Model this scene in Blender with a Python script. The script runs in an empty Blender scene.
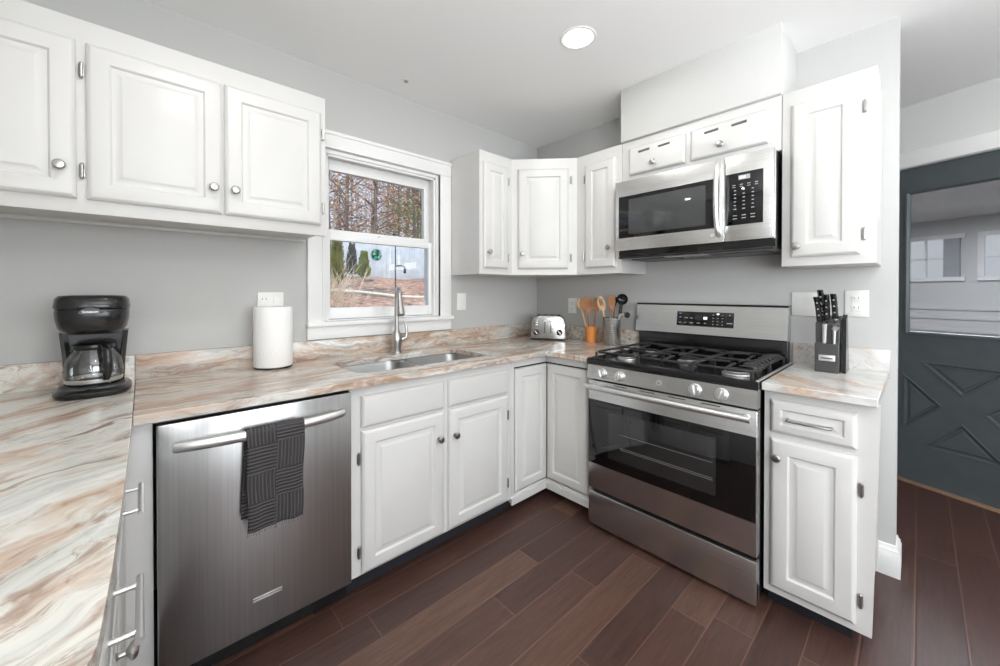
import bpy, bmesh, math, random
from mathutils import Vector, Matrix
random.seed(7)
PI = math.pi
SC = bpy.context.scene
COL = SC.collection

# ------------------------------------------------------------------ camera, world, sun, lights, exposure
cd = bpy.data.cameras.new('camera'); cam = bpy.data.objects.new('camera', cd); COL.objects.link(cam)
cd.sensor_width = 36; cd.lens = 386.55 / 1000 * 36; cd.clip_start = .02; cd.clip_end = 300
cd.shift_x = (500 - 491.76) / 1000; cd.shift_y = (295.24 - 333) / 1000
cam.location = (-2.484, -2.1771, 1.2675)
cam.rotation_euler = (math.radians(90 - .443), 0, math.radians(47.878 - 90))
SC.camera = cam
SC.view_settings.view_transform = 'Standard'; SC.view_settings.look = 'None'
SC.view_settings.exposure = 0.08; SC.view_settings.gamma = 1; SC.view_settings.use_curve_mapping = False
SC.cycles.max_bounces = 8; SC.cycles.diffuse_bounces = 5; SC.cycles.glossy_bounces = 4
SC.cycles.transparent_max_bounces = 12; SC.cycles.sample_clamp_indirect = 4; SC.cycles.caustics_reflective = False
SC.cycles.caustics_refractive = False
SC.cycles.use_denoising = True

W = bpy.data.worlds.new('world'); SC.world = W; W.use_nodes = True
wn = W.node_tree; bg = wn.nodes['Background']
tc = wn.nodes.new('ShaderNodeTexCoord'); sx = wn.nodes.new('ShaderNodeSeparateXYZ'); cr = wn.nodes.new('ShaderNodeValToRGB')
wn.links.new(tc.outputs['Generated'], sx.inputs[0]); wn.links.new(sx.outputs['Z'], cr.inputs[0]); wn.links.new(cr.outputs[0], bg.inputs[0])
cr.color_ramp.elements[0].position = .0; cr.color_ramp.elements[0].color = (.78, .87, 1, 1)
cr.color_ramp.elements[1].position = .7; cr.color_ramp.elements[1].color = (.34, .53, .9, 1)
bg.inputs[1].default_value = 1.25

def lamp(name, kind, loc, rot, energy, size=None, size_y=None, color=(1, 1, 1), shape=None, spread=None):
    l = bpy.data.lights.new(name, kind); o = bpy.data.objects.new(name, l); COL.objects.link(o)
    o.location = loc; o.rotation_euler = rot; l.energy = energy; l.color = color
    if kind == 'AREA':
        l.shape = shape or 'RECTANGLE'; l.size = size
        if size_y: l.size_y = size_y
        if spread: l.spread = math.radians(spread)
    elif kind == 'SUN': l.angle = math.radians(1)
    return o
lamp('sun', 'SUN', (0, 0, 20), (math.radians(48), 0, math.radians(-38)), 4.2, color=(1, .94, .86))
# fill lights added behind the camera, standing for daylight from unseen windows
lamp('added_fill_back', 'AREA', (-1.55, -4.93, 1.5), (math.radians(106), 0, 0), 60, 2.1, 1.4, (.94, .97, 1))
lamp('added_fill_side', 'AREA', (-3.10, -3.5, 1.5), (0, math.radians(-100), 0), 52, 1.3, 1.5, (.94, .97, 1))
# photographer's bounced flash: a small soft head behind the camera, aimed at the ceiling
lamp('bounced_flash', 'AREA', (-2.0, -2.9, 1.55), (math.radians(180), 0, 0), 40, .5, .5, (.97, .985, 1))
CANS = [(-.927, -1.072), (-2.25, -1.072), (-.927, -2.75), (-2.25, -2.75), (.55, -3.0)]
CEIL = 2.487

# ------------------------------------------------------------------ colour + material helpers
def lin(r, g, b):
    f = lambda c: (c / 255 / 12.92) if c / 255 <= .04045 else ((c / 255 + .055) / 1.055) ** 2.4
    return (f(r), f(g), f(b), 1)
class NT:
    def __init__(s, name):
        s.m = bpy.data.materials.new(name); s.m.use_nodes = True; s.t = s.m.node_tree
        s.b = s.t.nodes['Principled BSDF']
    def n(s, t, **k):
        x = s.t.nodes.new(t)
        for a, v in k.items():
            if a.startswith('i_'):
                key = a[2:]; key = int(key) if key.isdigit() else key.replace('_', ' ')
                if hasattr(v, 'is_output'): s.t.links.new(v, x.inputs[key])
                else: x.inputs[key].default_value = v
            else: setattr(x, a, v)
        return x
    def math(s, op, a, b=None, c=None):
        x = s.t.nodes.new('ShaderNodeMath'); x.operation = op
        for i, v in enumerate((a, b, c)):
            if v is None: continue
            if hasattr(v, 'is_output'): s.t.links.new(v, x.inputs[i])
            else: x.inputs[i].default_value = v
        return x.outputs[0]
    def link(s, a, b): s.t.links.new(a, b)
    def ramp(s, fac, stops, interp='LINEAR'):
        r = s.t.nodes.new('ShaderNodeValToRGB'); r.color_ramp.interpolation = interp
        e = r.color_ramp.elements
        while len(e) < len(stops): e.new(.5)
        for k, (p, c) in zip(e, stops): k.position = p; k.color = c
        s.link(fac, r.inputs[0]); return r.outputs[0]
    def mix(s, fac, a, b, mode='MIX'):
        x = s.t.nodes.new('ShaderNodeMix'); x.data_type = 'RGBA'; x.blend_type = mode
        for i, v in ((0, fac), (6, a), (7, b)):
            if hasattr(v, 'is_output'): s.link(v, x.inputs[i])
            else: x.inputs[i].default_value = v
        return x.outputs[2]
    def pos(s, scale=(1, 1, 1), rot=(0, 0, 0)):
        g = s.n('ShaderNodeNewGeometry'); m = s.n('ShaderNodeMapping', i_Scale=scale, i_Rotation=rot)
        s.link(g.outputs['Position'], m.inputs['Vector']); return m.outputs[0]
    def noise(s, v, scale, detail=3, rough=.5, dist=0):
        x = s.n('ShaderNodeTexNoise', i_Scale=scale, i_Detail=detail, i_Roughness=rough, i_Distortion=dist)
        s.link(v, x.inputs['Vector']); return x.outputs[0]
    def bump(s, h, st, d=.002):
        x = s.n('ShaderNodeBump', i_Strength=st, i_Distance=d); s.link(h, x.inputs['Height']); s.link(x.outputs[0], s.b.inputs['Normal'])
    def set(s, **k):
        for a, v in k.items():
            i = s.b.inputs[a.replace('_', ' ')]
            if hasattr(v, 'is_output'): s.link(v, i)
            else: i.default_value = v
        return s.m
def simple(name, col, rough=.5, metal=0, spec=.5, nscale=30, namt=.04, bump=0, coat=0):
    t = NT(name); n = t.noise(t.pos(), nscale, 3)
    lo = tuple(c * (1 - namt) for c in col[:3]) + (1,); hi = tuple(min(1, c * (1 + namt)) for c in col[:3]) + (1,)
    t.set(Base_Color=t.ramp(n, [(.3, lo), (.7, hi)]), Roughness=rough, Metallic=metal, Specular_IOR_Level=spec, Coat_Weight=coat)
    if bump: t.bump(n, bump, .001)
    return t.m
def emis(name, col, st):
    t = NT(name); t.set(Base_Color=(0, 0, 0, 1), Emission_Color=col, Emission_Strength=st); return t.m
def steel(name, col, rough, axis, amt=.25, metal=1, aniso=.55):
    """brushed stainless steel, the brush lines running along the given axis"""
    t = NT(name); s = [160, 160, 160]; s['xyz'.index(axis)] = 2
    n = t.noise(t.pos(tuple(s)), 1, 1)
    n2 = t.noise(t.pos((3, 3, 1.2)), 1.2, 2)
    lo = tuple(c * (1 - amt) for c in col[:3]) + (1,); hi = tuple(min(1, c * (1 + amt)) for c in col[:3]) + (1,)
    tg = t.n('ShaderNodeCombineXYZ'); tg.inputs['XYZ'.index(axis.upper())].default_value = 1
    t.set(Base_Color=t.ramp(n, [(.3, lo), (.7, hi)]), Metallic=metal, Roughness=rough, Anisotropic=aniso, Tangent=tg.outputs[0])
    t.bump(n2, .15, .004); return t.m

M = {}
M['cabinet'] = simple('cabinet_paint', lin(213, 212, 209), .34, nscale=6, namt=.015)
M['trim'] = simple('trim_paint', lin(236, 236, 234), .35, nscale=6, namt=.01)
M['wall'] = simple('wall_paint', lin(192, 192, 190), .75, spec=.3, nscale=120, namt=.015, bump=.08)
M['hallwall'] = simple('hall_wall_paint', lin(218, 218, 217), .8, spec=.3, nscale=120, namt=.015)
M['ceil'] = simple('ceiling_paint', lin(245, 245, 244), .85, spec=.2, nscale=150, namt=.012, bump=.08)
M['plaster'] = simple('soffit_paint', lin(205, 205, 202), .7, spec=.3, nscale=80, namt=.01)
M['black'] = simple('black_enamel', lin(20, 20, 21), .16)
M['matte_black'] = simple('cast_iron', lin(32, 32, 33), .55, bump=.3, nscale=300)
M['plastic'] = simple('black_plastic', lin(28, 28, 29), .2)
M['dark_grey'] = simple('dark_grey_plastic', lin(64, 64, 65), .38)
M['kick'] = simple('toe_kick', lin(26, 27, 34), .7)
M['chrome'] = simple('chrome', (.82, .82, .82, 1), .12, 1, nscale=4, namt=.02)
M['nickel'] = simple('brushed_nickel', (.47, .46, .44, 1), .3, 1, nscale=200, namt=.08)
M['darknickel'] = simple('tarnished_nickel', (.30, .29, .28, 1), .3, 1, nscale=200, namt=.1)
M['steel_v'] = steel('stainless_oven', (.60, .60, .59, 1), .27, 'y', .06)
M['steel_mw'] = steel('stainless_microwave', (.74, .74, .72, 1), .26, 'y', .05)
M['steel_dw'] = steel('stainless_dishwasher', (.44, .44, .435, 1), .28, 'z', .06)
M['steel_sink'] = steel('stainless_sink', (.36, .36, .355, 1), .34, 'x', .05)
M['steel_x'] = steel('stainless_small', (.50, .50, .49, 1), .26, 'z', .05)
M['satin'] = simple('satin_steel', (.74, .74, .73, 1), .38, 1, nscale=200, namt=.04)
M['rawsteel'] = simple('burner_aluminium', (.62, .62, .60, 1), .35, 1, nscale=100, namt=.1)
M['blackglass'] = simple('black_glass', lin(10, 10, 11), .04, spec=.6, namt=0)
M['ovenwin'] = simple('oven_inner_window', lin(38, 38, 38), .06, spec=.7, namt=0)
M['mwwin'] = simple('microwave_inner_window', lin(62, 63, 64), .05, spec=.8, namt=0)
M['rackwire'] = simple('rack_wire', lin(120, 120, 120), .4, nscale=50)
M['outlet'] = simple('outlet_plastic', lin(238, 238, 234), .35, namt=.01)
M['slot'] = simple('slot_shadow', lin(105, 105, 104), .6)
M['wood'] = simple('utensil_wood', lin(158, 110, 74), .55, nscale=25, namt=.18)
M['palewood'] = simple('pale_wood', lin(206, 168, 128), .6, nscale=25, namt=.12)
M['orangewood'] = simple('orange_wood', lin(205, 128, 58), .5, nscale=18, namt=.15)
M['white_emit'] = emis('display_glow', (.8, .9, 1, 1), 2.2)
M['key'] = simple('key_legend', lin(170, 172, 174), .5, namt=0)
M['lamp'] = emis('lamp_lens', (1, .99, .96, 1), 6)
M['copper'] = simple('sprinkler_brass', (.45, .42, .38, 1), .35, 1)

def paper():
    t = NT('paper_towel'); v = t.n('ShaderNodeTexVoronoi', i_Scale=90); t.link(t.pos((1, 1, 1)), v.inputs['Vector'])
    t.set(Base_Color=lin(244, 244, 242), Roughness=.9, Specular_IOR_Level=.1); t.bump(v.outputs[0], .5, .002); return t.m
M['paper'] = paper()

def glass(name, tint=(1, 1, 1, 1), refl=.08, rough=.0):
    t = NT(name); nt = t.t; out = nt.nodes['Material Output']; nt.nodes.remove(t.b)
    tr = nt.nodes.new('ShaderNodeBsdfTransparent'); tr.inputs[0].default_value = tint
    gl = nt.nodes.new('ShaderNodeBsdfGlossy'); gl.inputs['Roughness'].default_value = rough
    fr = nt.nodes.new('ShaderNodeLayerWeight'); fr.inputs[0].default_value = .35
    mm = nt.nodes.new('ShaderNodeMath'); mm.operation = 'MULTIPLY_ADD'; nt.links.new(fr.outputs['Fresnel'], mm.inputs[0]); mm.inputs[1].default_value = .6; mm.inputs[2].default_value = refl
    mx = nt.nodes.new('ShaderNodeMixShader'); nt.links.new(mm.outputs[0], mx.inputs[0]); nt.links.new(tr.outputs[0], mx.inputs[1]); nt.links.new(gl.outputs[0], mx.inputs[2])
    nt.links.new(mx.outputs[0], out.inputs[0]); return t.m
M['pane'] = glass('window_glass', (.97, .98, .98, 1), .02)
M['carafe'] = glass('carafe_glass', (.86, .87, .88, 1), .14, .02)
M['doorglass'] = glass('door_glass', (.80, .81, .84, 1), .10, .03)

def granite(name, ang, warm, light, fine=1.0, tint=.72, brown=.65):
    """fantasy-brown stone: cream ground, long drifting tan and brown streaks, grey-green clouds"""
    t = NT(name)
    g = t.n('ShaderNodeNewGeometry')
    wob = t.n('ShaderNodeTexNoise', i_Scale=2.2, i_Detail=4); t.link(g.outputs['Position'], wob.inputs['Vector'])
    va = t.n('ShaderNodeVectorMath', operation='MULTIPLY_ADD'); t.link(wob.outputs['Color'], va.inputs[0]); va.inputs[1].default_value = (.30, .30, .30); t.link(g.outputs['Position'], va.inputs[2])
    def st(scale, off=0):
        m0 = t.n('ShaderNodeMapping', i_Rotation=(0, 0, -ang)); t.link(va.outputs[0], m0.inputs['Vector'])
        m = t.n('ShaderNodeMapping', i_Scale=scale, i_Location=(off, off, off)); t.link(m0.outputs[0], m.inputs['Vector']); return m.outputs[0]
    big = t.noise(st((1.1, 3.6 * fine, 3.6 * fine)), 2.0, 5, .55, .2)      # tan drifts
    mid = t.noise(st((1.3, 12 * fine, 12 * fine), 5), 2.4, 6, .62, .3)      # streaks
    fin = t.noise(st((3, 42 * fine, 42 * fine), 9), 2.4, 5, .65)            # fine grain
    gry = t.noise(st((1.5, 5 * fine, 5 * fine), 13), 2.0, 4, .5)
    W1 = .035 * (warm - .5)
    c = t.ramp(big, [(.36 + W1, lin(184, 158, 138)), (.44 + W1, lin(206, 186, 168)), (.50 + W1, lin(*light)), (.70, lin(230, 229, 224))])
    c = t.mix(t.math('MULTIPLY', t.ramp(gry, [(.50, (0, 0, 0, 1)), (.64, (1, 1, 1, 1))]), .6), c, lin(193, 199, 195))
    tan = t.ramp(mid, [(.34 + W1, (1, 1, 1, 1)), (.45 + W1, (0, 0, 0, 1))])
    c = t.mix(t.math('MULTIPLY', tan, tint), c, lin(150, 122, 104))
    whi = t.ramp(mid, [(.56, (0, 0, 0, 1)), (.68, (1, 1, 1, 1))])
    c = t.mix(t.math('MULTIPLY', whi, .7), c, lin(236, 235, 231))
    v = t.math('ABSOLUTE', t.math('SUBTRACT', mid, .47))
    vein = t.ramp(v, [(.0, (1, 1, 1, 1)), (.020, (0, 0, 0, 1))])
    gate = t.ramp(t.noise(st((2, 5, 5), 21), 2.5, 3), [(.47, (0, 0, 0, 1)), (.60, (1, 1, 1, 1))])
    c = t.mix(t.math('MULTIPLY', t.math('MULTIPLY', vein, gate), .6), c, lin(118, 98, 86))
    c = t.mix(t.math('MULTIPLY', t.ramp(fin, [(.48, (0, 0, 0, 1)), (.66, (1, 1, 1, 1))]), .34 * min(1, warm + .2)), c, lin(150, 130, 118))
    dk = t.ramp(t.noise(st((1.6, 7, 7), 31), 1.7, 5, .6, .4), [(.28, (1, 1, 1, 1)), (.35, (0, 0, 0, 1))])
    c = t.mix(t.math('MULTIPLY', dk, brown), c, lin(128, 88, 66))
    t.set(Base_Color=c, Roughness=.20, Specular_IOR_Level=.5); return t.m
M['stone_left'] = granite('stone_left', math.radians(40), .6, (222, 219, 210), .9, .75, .75)
M['stone_main'] = granite('stone_main', math.radians(3), 1.35, (200, 192, 182), 1.2, .8, .75)
M['stone_right'] = granite('stone_right', math.radians(60), .0, (204, 202, 199), .8, .35, .15)

def floor_mat():
    t = NT('walnut_floor'); g = t.n('ShaderNodeNewGeometry'); s = t.n('ShaderNodeSeparateXYZ'); t.link(g.outputs['Position'], s.inputs[0])
    w = .1312
    yy = t.math('DIVIDE', t.math('ADD', s.outputs[1], 2.172 + w * 40), w)
    row = t.math('FLOOR', yy); fy = t.math('FRACT', yy)
    r1 = t.n('ShaderNodeTexWhiteNoise', noise_dimensions='1D'); t.link(row, r1.inputs['W'])
    xx = t.math('DIVIDE', t.math('ADD', s.outputs[0], t.math('MULTIPLY_ADD', r1.outputs['Value'], 1.7, 20)), 1.15)
    cx = t.math('FLOOR', xx); fx = t.math('FRACT', xx)
    r2 = t.n('ShaderNodeTexWhiteNoise', noise_dimensions='2D'); cv = t.n('ShaderNodeCombineXYZ'); t.link(row, cv.inputs[0]); t.link(cx, cv.inputs[1]); t.link(cv.outputs[0], r2.inputs['Vector'])
    base = t.ramp(r2.outputs['Value'], [(.0, lin(68, 48, 43)), (.4, lin(76, 53, 47)), (.8, lin(84, 59, 51)), (1, lin(100, 74, 61))])
    off = t.n('ShaderNodeVectorMath', operation='MULTIPLY_ADD'); t.link(r2.outputs['Color'], off.inputs[0]); off.inputs[1].default_value = (7, 7, 7); t.link(g.outputs['Position'], off.inputs[2])
    m = t.n('ShaderNodeMapping', i_Scale=(2.2, 26, 1)); t.link(off.outputs[0], m.inputs['Vector'])
    gr = t.noise(m.outputs[0], 2.2, 8, .68, 1.0)
    c = t.mix(.75, base, t.ramp(gr, [(.3, (.45, .43, .42, 1)), (.5, (.85, .85, .85, 1)), (.7, (1.3, 1.25, 1.2, 1))]), 'MULTIPLY')
    ey = t.math('MINIMUM', fy, t.math('SUBTRACT', 1, fy)); ex = t.math('MULTIPLY', t.math('MINIMUM', fx, t.math('SUBTRACT', 1, fx)), 1.15 / w)
    e = t.math('MINIMUM', ex, ey)
    gap = t.ramp(e, [(.006, (1, 1, 1, 1)), (.018, (0, 0, 0, 1))])
    bev = t.ramp(e, [(.02, (0, 0, 0, 1)), (.05, (1, 1, 1, 1))])
    c = t.mix(t.math('MULTIPLY', gap, .42), c, lin(140, 104, 84))
    t.set(Base_Color=c, Roughness=t.math('MULTIPLY_ADD', gr, .15, .30), Specular_IOR_Level=.45)
    t.bump(t.math('ADD', bev, t.math('MULTIPLY', gr, .25)), .35, .0015); return t.m
M['floor'] = floor_mat()
M['doorpaint'] = simple('door_paint', lin(80, 87, 89), .24, nscale=12, namt=.05)

def towel_mat():
    t = NT('towel_weave'); tcn = t.n('ShaderNodeTexCoord'); s = t.n('ShaderNodeSeparateXYZ'); t.link(tcn.outputs['UV'], s.inputs[0])
    u = t.math('MULTIPLY', s.outputs[0], 2); v = t.math('MULTIPLY', s.outputs[1], 1)
    ch = t.math('MODULO', t.math('ADD', t.math('FLOOR', u), t.math('FLOOR', v)), 2)
    su = t.math('SINE', t.math('MULTIPLY', u, 2 * PI * 8)); sv = t.math('SINE', t.math('MULTIPLY', v, 2 * PI * 8))
    h = t.math('ADD', t.math('MULTIPLY', su, ch), t.math('MULTIPLY', sv, t.math('SUBTRACT', 1, ch)))
    n = t.noise(t.pos(), 400, 2)
    c = t.ramp(h, [(.0, lin(66, 64, 65)), (1, lin(90, 88, 89))])
    t.set(Base_Color=c, Roughness=.95, Specular_IOR_Level=.1); t.bump(t.math('ADD', h, n), .8, .002); return t.m
M['towel'] = towel_mat()
M['fringe'] = simple('towel_fringe', lin(120, 118, 118), .9)

# ------------------------------------------------------------------ geometry helpers
class MB:
    def __init__(s): s.bm = bmesh.new(); s.uv = None
    def poly(s, vs, faces):
        v = [s.bm.verts.new(Vector(p)) for p in vs]
        for f in faces:
            try: s.bm.faces.new([v[i] for i in f])
            except ValueError: pass
        return v
    def box(s, x0, x1, y0, y1, z0, z1, bev=0, F=None, seg=2):
        if x1 < x0: x0, x1 = x1, x0
        if y1 < y0: y0, y1 = y1, y0
        if z1 < z0: z0, z1 = z1, z0
        tb = bmesh.new(); bmesh.ops.create_cube(tb, size=1)
        for v in tb.verts: v.co = Vector(((x0 + x1) / 2 + v.co.x * (x1 - x0), (y0 + y1) / 2 + v.co.y * (y1 - y0), (z0 + z1) / 2 + v.co.z * (z1 - z0)))
        if bev: bmesh.ops.bevel(tb, geom=tb.edges[:], offset=min(bev, .45 * min(x1 - x0, y1 - y0, z1 - z0)), segments=seg, affect='EDGES', profile=.5)
        s.merge(tb, F); return s
    def merge(s, tb, F=None):
        if F is not None: bmesh.ops.transform(tb, matrix=F, verts=tb.verts)
        me = bpy.data.meshes.new('tmp'); tb.to_mesh(me); tb.free(); s.bm.from_mesh(me); bpy.data.meshes.remove(me)
    def loft(s, rings, cap0=True, cap1=True, closed=True):
        n = len(rings[0]); vv = [[s.bm.verts.new(Vector(p)) for p in r] for r in rings]
        for a, b in zip(vv, vv[1:]):
            for i in range(n if closed else n - 1):
                j = (i + 1) % n
                try: s.bm.faces.new((a[i], a[j], b[j], b[i]))
                except ValueError: pass
        if cap0: s.bm.faces.new(vv[0][::-1])
        if cap1: s.bm.faces.new(vv[-1])
        return s
    def tube(s, pts, r, n=10, caps=True, flat=None):
        pts = [Vector(p) for p in pts]; rs = r if isinstance(r, (list, tuple)) else [r] * len(pts)
        rings = []; up = None
        for i, p in enumerate(pts):
            d = (pts[min(i + 1, len(pts) - 1)] - pts[max(i - 1, 0)]).normalized()
            if up is None:
                up = Vector((0, 0, 1)) if abs(d.z) < .9 else Vector((1, 0, 0))
            a = d.cross(up)
            if a.length < 1e-5: a = d.orthogonal()
            a.normalize(); b = a.cross(d).normalized(); up = b
            fl = flat or 1
            rings.append([p + a * math.cos(t) * rs[i] + b * math.sin(t) * rs[i] * fl for t in [2 * PI * k / n for k in range(n)]])
        return s.loft(rings, caps, caps)
    def lathe(s, prof, c=(0, 0, 0), n=28, F=None, sx=1, sy=1, caps=True):
        F = F or Matrix.Translation(Vector(c))
        rings = [[F @ Vector((r * sx * math.cos(2 * PI * k / n), r * sy * math.sin(2 * PI * k / n), z)) for k in range(n)] for r, z in prof]
        return s.loft(rings, caps, caps)
    def ringbox(s, rects, F):
        """rects: (u0,u1,v0,v1,w) nested rectangles lofted in order; last is capped"""
        rings = [[F @ Vector(p) for p in ((u0, v0, w), (u1, v0, w), (u1, v1, w), (u0, v1, w))] for u0, u1, v0, v1, w in rects]
        return s.loft(rings)
    def build(s, name, mat, parent=None, angle=35, origin=None, recalc=True):
        if recalc: bmesh.ops.recalc_face_normals(s.bm, faces=s.bm.faces[:])
        off = Vector(origin) if origin is not None else (Vector(parent['_o']) if parent is not None and '_o' in parent else Vector((0, 0, 0)))
        bmesh.ops.translate(s.bm, vec=-off, verts=s.bm.verts[:])
        me = bpy.data.meshes.new(name); s.bm.to_mesh(me); s.bm.free()
        for p in me.polygons: p.use_smooth = True
        me.set_sharp_from_angle(angle=math.radians(angle))
        me.materials.append(mat)
        o = bpy.data.objects.new(name, me); COL.objects.link(o)
        if parent is not None: o.parent = parent; o['_o'] = tuple(off)
        else: o.location = off; o['_o'] = tuple(off)
        return o
def clean():
    for o in bpy.data.objects:
        if '_o' in o: del o['_o']
def tag(o, label=None, cat=None, group=None, kind=None):
    for k, v in (('label', label), ('category', cat), ('group', group), ('kind', kind)):
        if v: o[k] = v
    return o
def thing(name, loc, label, cat, group=None):
    o = bpy.data.objects.new(name, None); COL.objects.link(o); o.location = loc; o['_o'] = tuple(loc); o.empty_display_size = .05
    return tag(o, label, cat, group)
def one(name, mb, mat, loc, label, cat, group=None, angle=35):
    return tag(mb.build(name, mat, None, angle, origin=loc), label, cat, group)
def struct(name, mb, mat, parent=None, angle=35):
    o = mb.build(name, mat, parent, angle)
    if parent is None: o['kind'] = 'structure'
    return o
def frame(origin, u, w):
    u = Vector(u).normalized(); w = Vector(w).normalized(); v = Vector((0, 0, 1))
    m = Matrix((( u.x, v.x, w.x, origin[0]), (u.y, v.y, w.y, origin[1]), (u.z, v.z, w.z, origin[2]), (0, 0, 0, 1))); return m
FA = frame((0, 0, 0), (1, 0, 0), (0, -1, 0))       # window wall: u = x, v = z, w = -y
FB = frame((0, 0, 0), (0, -1, 0), (-1, 0, 0))      # range wall: u = -y, v = z, w = -x
FL = frame((0, 0, 0), (0, 1, 0), (1, 0, 0))        # left run facing +x: u = y, w = x
def fbox(mb, F, u0, u1, v0, v1, w0, w1, bev=0): return mb.box(u0, u1, v0, v1, w0, w1, bev, F)

def raised_panel(F, u0, u1, v0, v1, w, t=.020, rail=.055, plain=False):
    m = MB()
    R = lambda i, d: (u0 + i, u1 - i, v0 + i, v1 - i, w + d)
    rects = [R(0, 0), R(0, t - .009), R(.003, t - .005), R(.010, t - .001), R(.013, t)]
    if not plain:
        rail = min(rail, (u1 - u0) * .26, (v1 - v0) * .28)
        rects += [R(rail, t), R(rail + .003, t - .003), R(rail + .006, t - .008), R(rail + .012, t - .008), R(rail + .030, t - .001), R(rail + .033, t)]
    m.ringbox(rects, F); return m
def knob(F, u, v, w, mat, parent, name='knob'):
    m = MB(); K = F @ Matrix.Translation((u, v, w))
    m.lathe([(.0075, 0), (.005, .003), (.0045, .012), (.010, .016), (.0155, .020), (.0160, .024), (.012, .029), (.003, .031)], F=K, n=20)
    return m.build(name, mat, parent)
def hinge(F, u, v, w, mat, parent, side=1, h=.052):
    m = MB()
    fbox(m, F, u - .007, u + .007, v - h * .36, v + h * .36, w, w + .003, .001)
    m.tube([F @ Vector((u, v - h / 2, w + .004)), F @ Vector((u, v - h * .42, w + .006)), F @ Vector((u, v + h * .42, w + .006)), F @ Vector((u, v + h / 2, w + .004))], [.003, .0055, .0055, .003], 10)
    return m.build('hinge', mat, parent)
def door(parent, F, u0, u1, v0, v1, w, knob_uv=None, hinge_u=None, hinge_v=(), rail=.055, kmat='nickel', hmat='nickel', name='door', plain=False, t=.020):
    d = raised_panel(F, u0, u1, v0, v1, w, t, rail, plain).build(name, M['cabinet'], parent, 25)
    if knob_uv: knob(F, knob_uv[0], knob_uv[1], w + t, M[kmat], d)
    for hv in hinge_v: hinge(F, hinge_u, hv, w + .001, M[hmat], d)
    return d
def bar_pull(F, u0, u1, v, w, parent, r=.0055, st=.033, mat='satin', name='handle'):
    m = MB(); m.tube([F @ Vector((u0, v, w + st)), F @ Vector((u1, v, w + st))], r, 14)
    for u in (u0 + (u1 - u0) * .14, u1 - (u1 - u0) * .14): m.tube([F @ Vector((u, v, w)), F @ Vector((u, v, w + st))], r * .8, 12)
    return m.build(name, M[mat], parent)

# ------------------------------------------------------------------ room shell
LX, BY = -3.16, -5.0          # left wall, back wall
HP = Vector((1.33, -2.083, 0)); HD = Vector((math.cos(math.radians(69.6)), math.sin(math.radians(69.6)), 0)); HN = Vector((-HD.y, HD.x, 0))
FH = frame(HP, -HD, HN)       # hall door wall: u runs to the right in the photo
m = MB(); m.box(LX - .15, 4.2, BY - .15, 1.4, -.12, 0); struct('floor', m, M['floor'])
m = MB()
m.poly([(LX - .15, BY - .15, CEIL), (.12, BY - .15, CEIL), (.12, .2, CEIL), (LX - .15, .2, CEIL), (1.6, BY - .15, CEIL + .05), (2.8, .2, CEIL + .05),
        (LX - .15, BY - .15, CEIL + .2), (2.8, BY - .15, CEIL + .2), (2.8, .2, CEIL + .2), (LX - .15, .2, CEIL + .2)],
       [(0, 3, 2, 1), (1, 2, 5, 4), (6, 7, 8, 9), (0, 6, 9, 3), (3, 9, 8, 5, 2), (4, 5, 8, 7), (0, 1, 4, 7, 6)])
struct('ceiling', m, M['ceil'], angle=60)
# window wall with the opening
WX0, WX1, WZ0, WZ1 = -1.752, -1.000, 1.110, 2.050
m = MB()
for a in ((LX - .15, WX0, 0, CEIL), (WX1, 2.3, 0, CEIL + .05), (WX0, WX1, 0, WZ0), (WX0, WX1, WZ1, CEIL)): m.box(a[0], a[1], 0, .15, a[2], a[3])
struct('wall_back', m, M['wall'])
m = MB(); m.box(0, .12, -2.113, 0, 0, CEIL + .001, .003); struct('wall_right', m, M['wall'])
m = MB()
for a in ((BY, -4.22, 0, CEIL), (-2.78, 0, 0, CEIL), (-4.22, -2.78, 0, .74), (-4.22, -2.78, 2.26, CEIL)): m.box(LX - .15, LX, a[0], a[1], a[2], a[3])
struct('wall_left', m, M['wall'])
m = MB()
for a in ((LX - .15, -2.62, 0, CEIL), (-.48, 1.2, 0, CEIL), (-2.62, -.48, 0, .74), (-2.62, -.48, 2.26, CEIL)): m.box(a[0], a[1], BY - .15, BY, a[2], a[3])
struct('wall_front', m, M['wall'])
# hall wall, at an angle, with the door opening
DU0, DU1 = -.115, .695
m = MB()
for u0, u1, v0, v1 in ((-2.7, DU0 - .005, 0, 2.54), (DU1, 3.3, 0, 2.54), (DU0 - .005, DU1, 2.095, 2.54)): fbox(m, FH, u0, u1, v0, v1, -.12, 0)
struct('wall_hall', m, M['hallwall'])
# unseen rear and side windows, added as sources for the fill lights
for n, F, u0, u1, v0, v1 in ((2, frame((0, BY, 0), (-1, 0, 0), (0, 1, 0)), .50, 2.60, .76, 2.24), (3, frame((LX, 0, 0), (0, 1, 0), (1, 0, 0)), -4.2, -2.8, .76, 2.24)):
    m = MB()
    for a in ((u0 - .08, u1 + .08, v0 - .08, v0), (u0 - .08, u1 + .08, v1, v1 + .08), (u0 - .08, u0, v0, v1), (u1, u1 + .08, v0, v1), ((u0 + u1) / 2 - .02, (u0 + u1) / 2 + .02, v0, v1)):
        fbox(m, F, a[0], a[1], a[2], a[3], -.02, .02, .003)
    w2 = struct('window_%d' % n, m, M['trim'])
    m = MB(); fbox(m, F, u0, u1, v0, v1, -.05, -.045); m.build('pane', M['pane'], w2)
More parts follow.
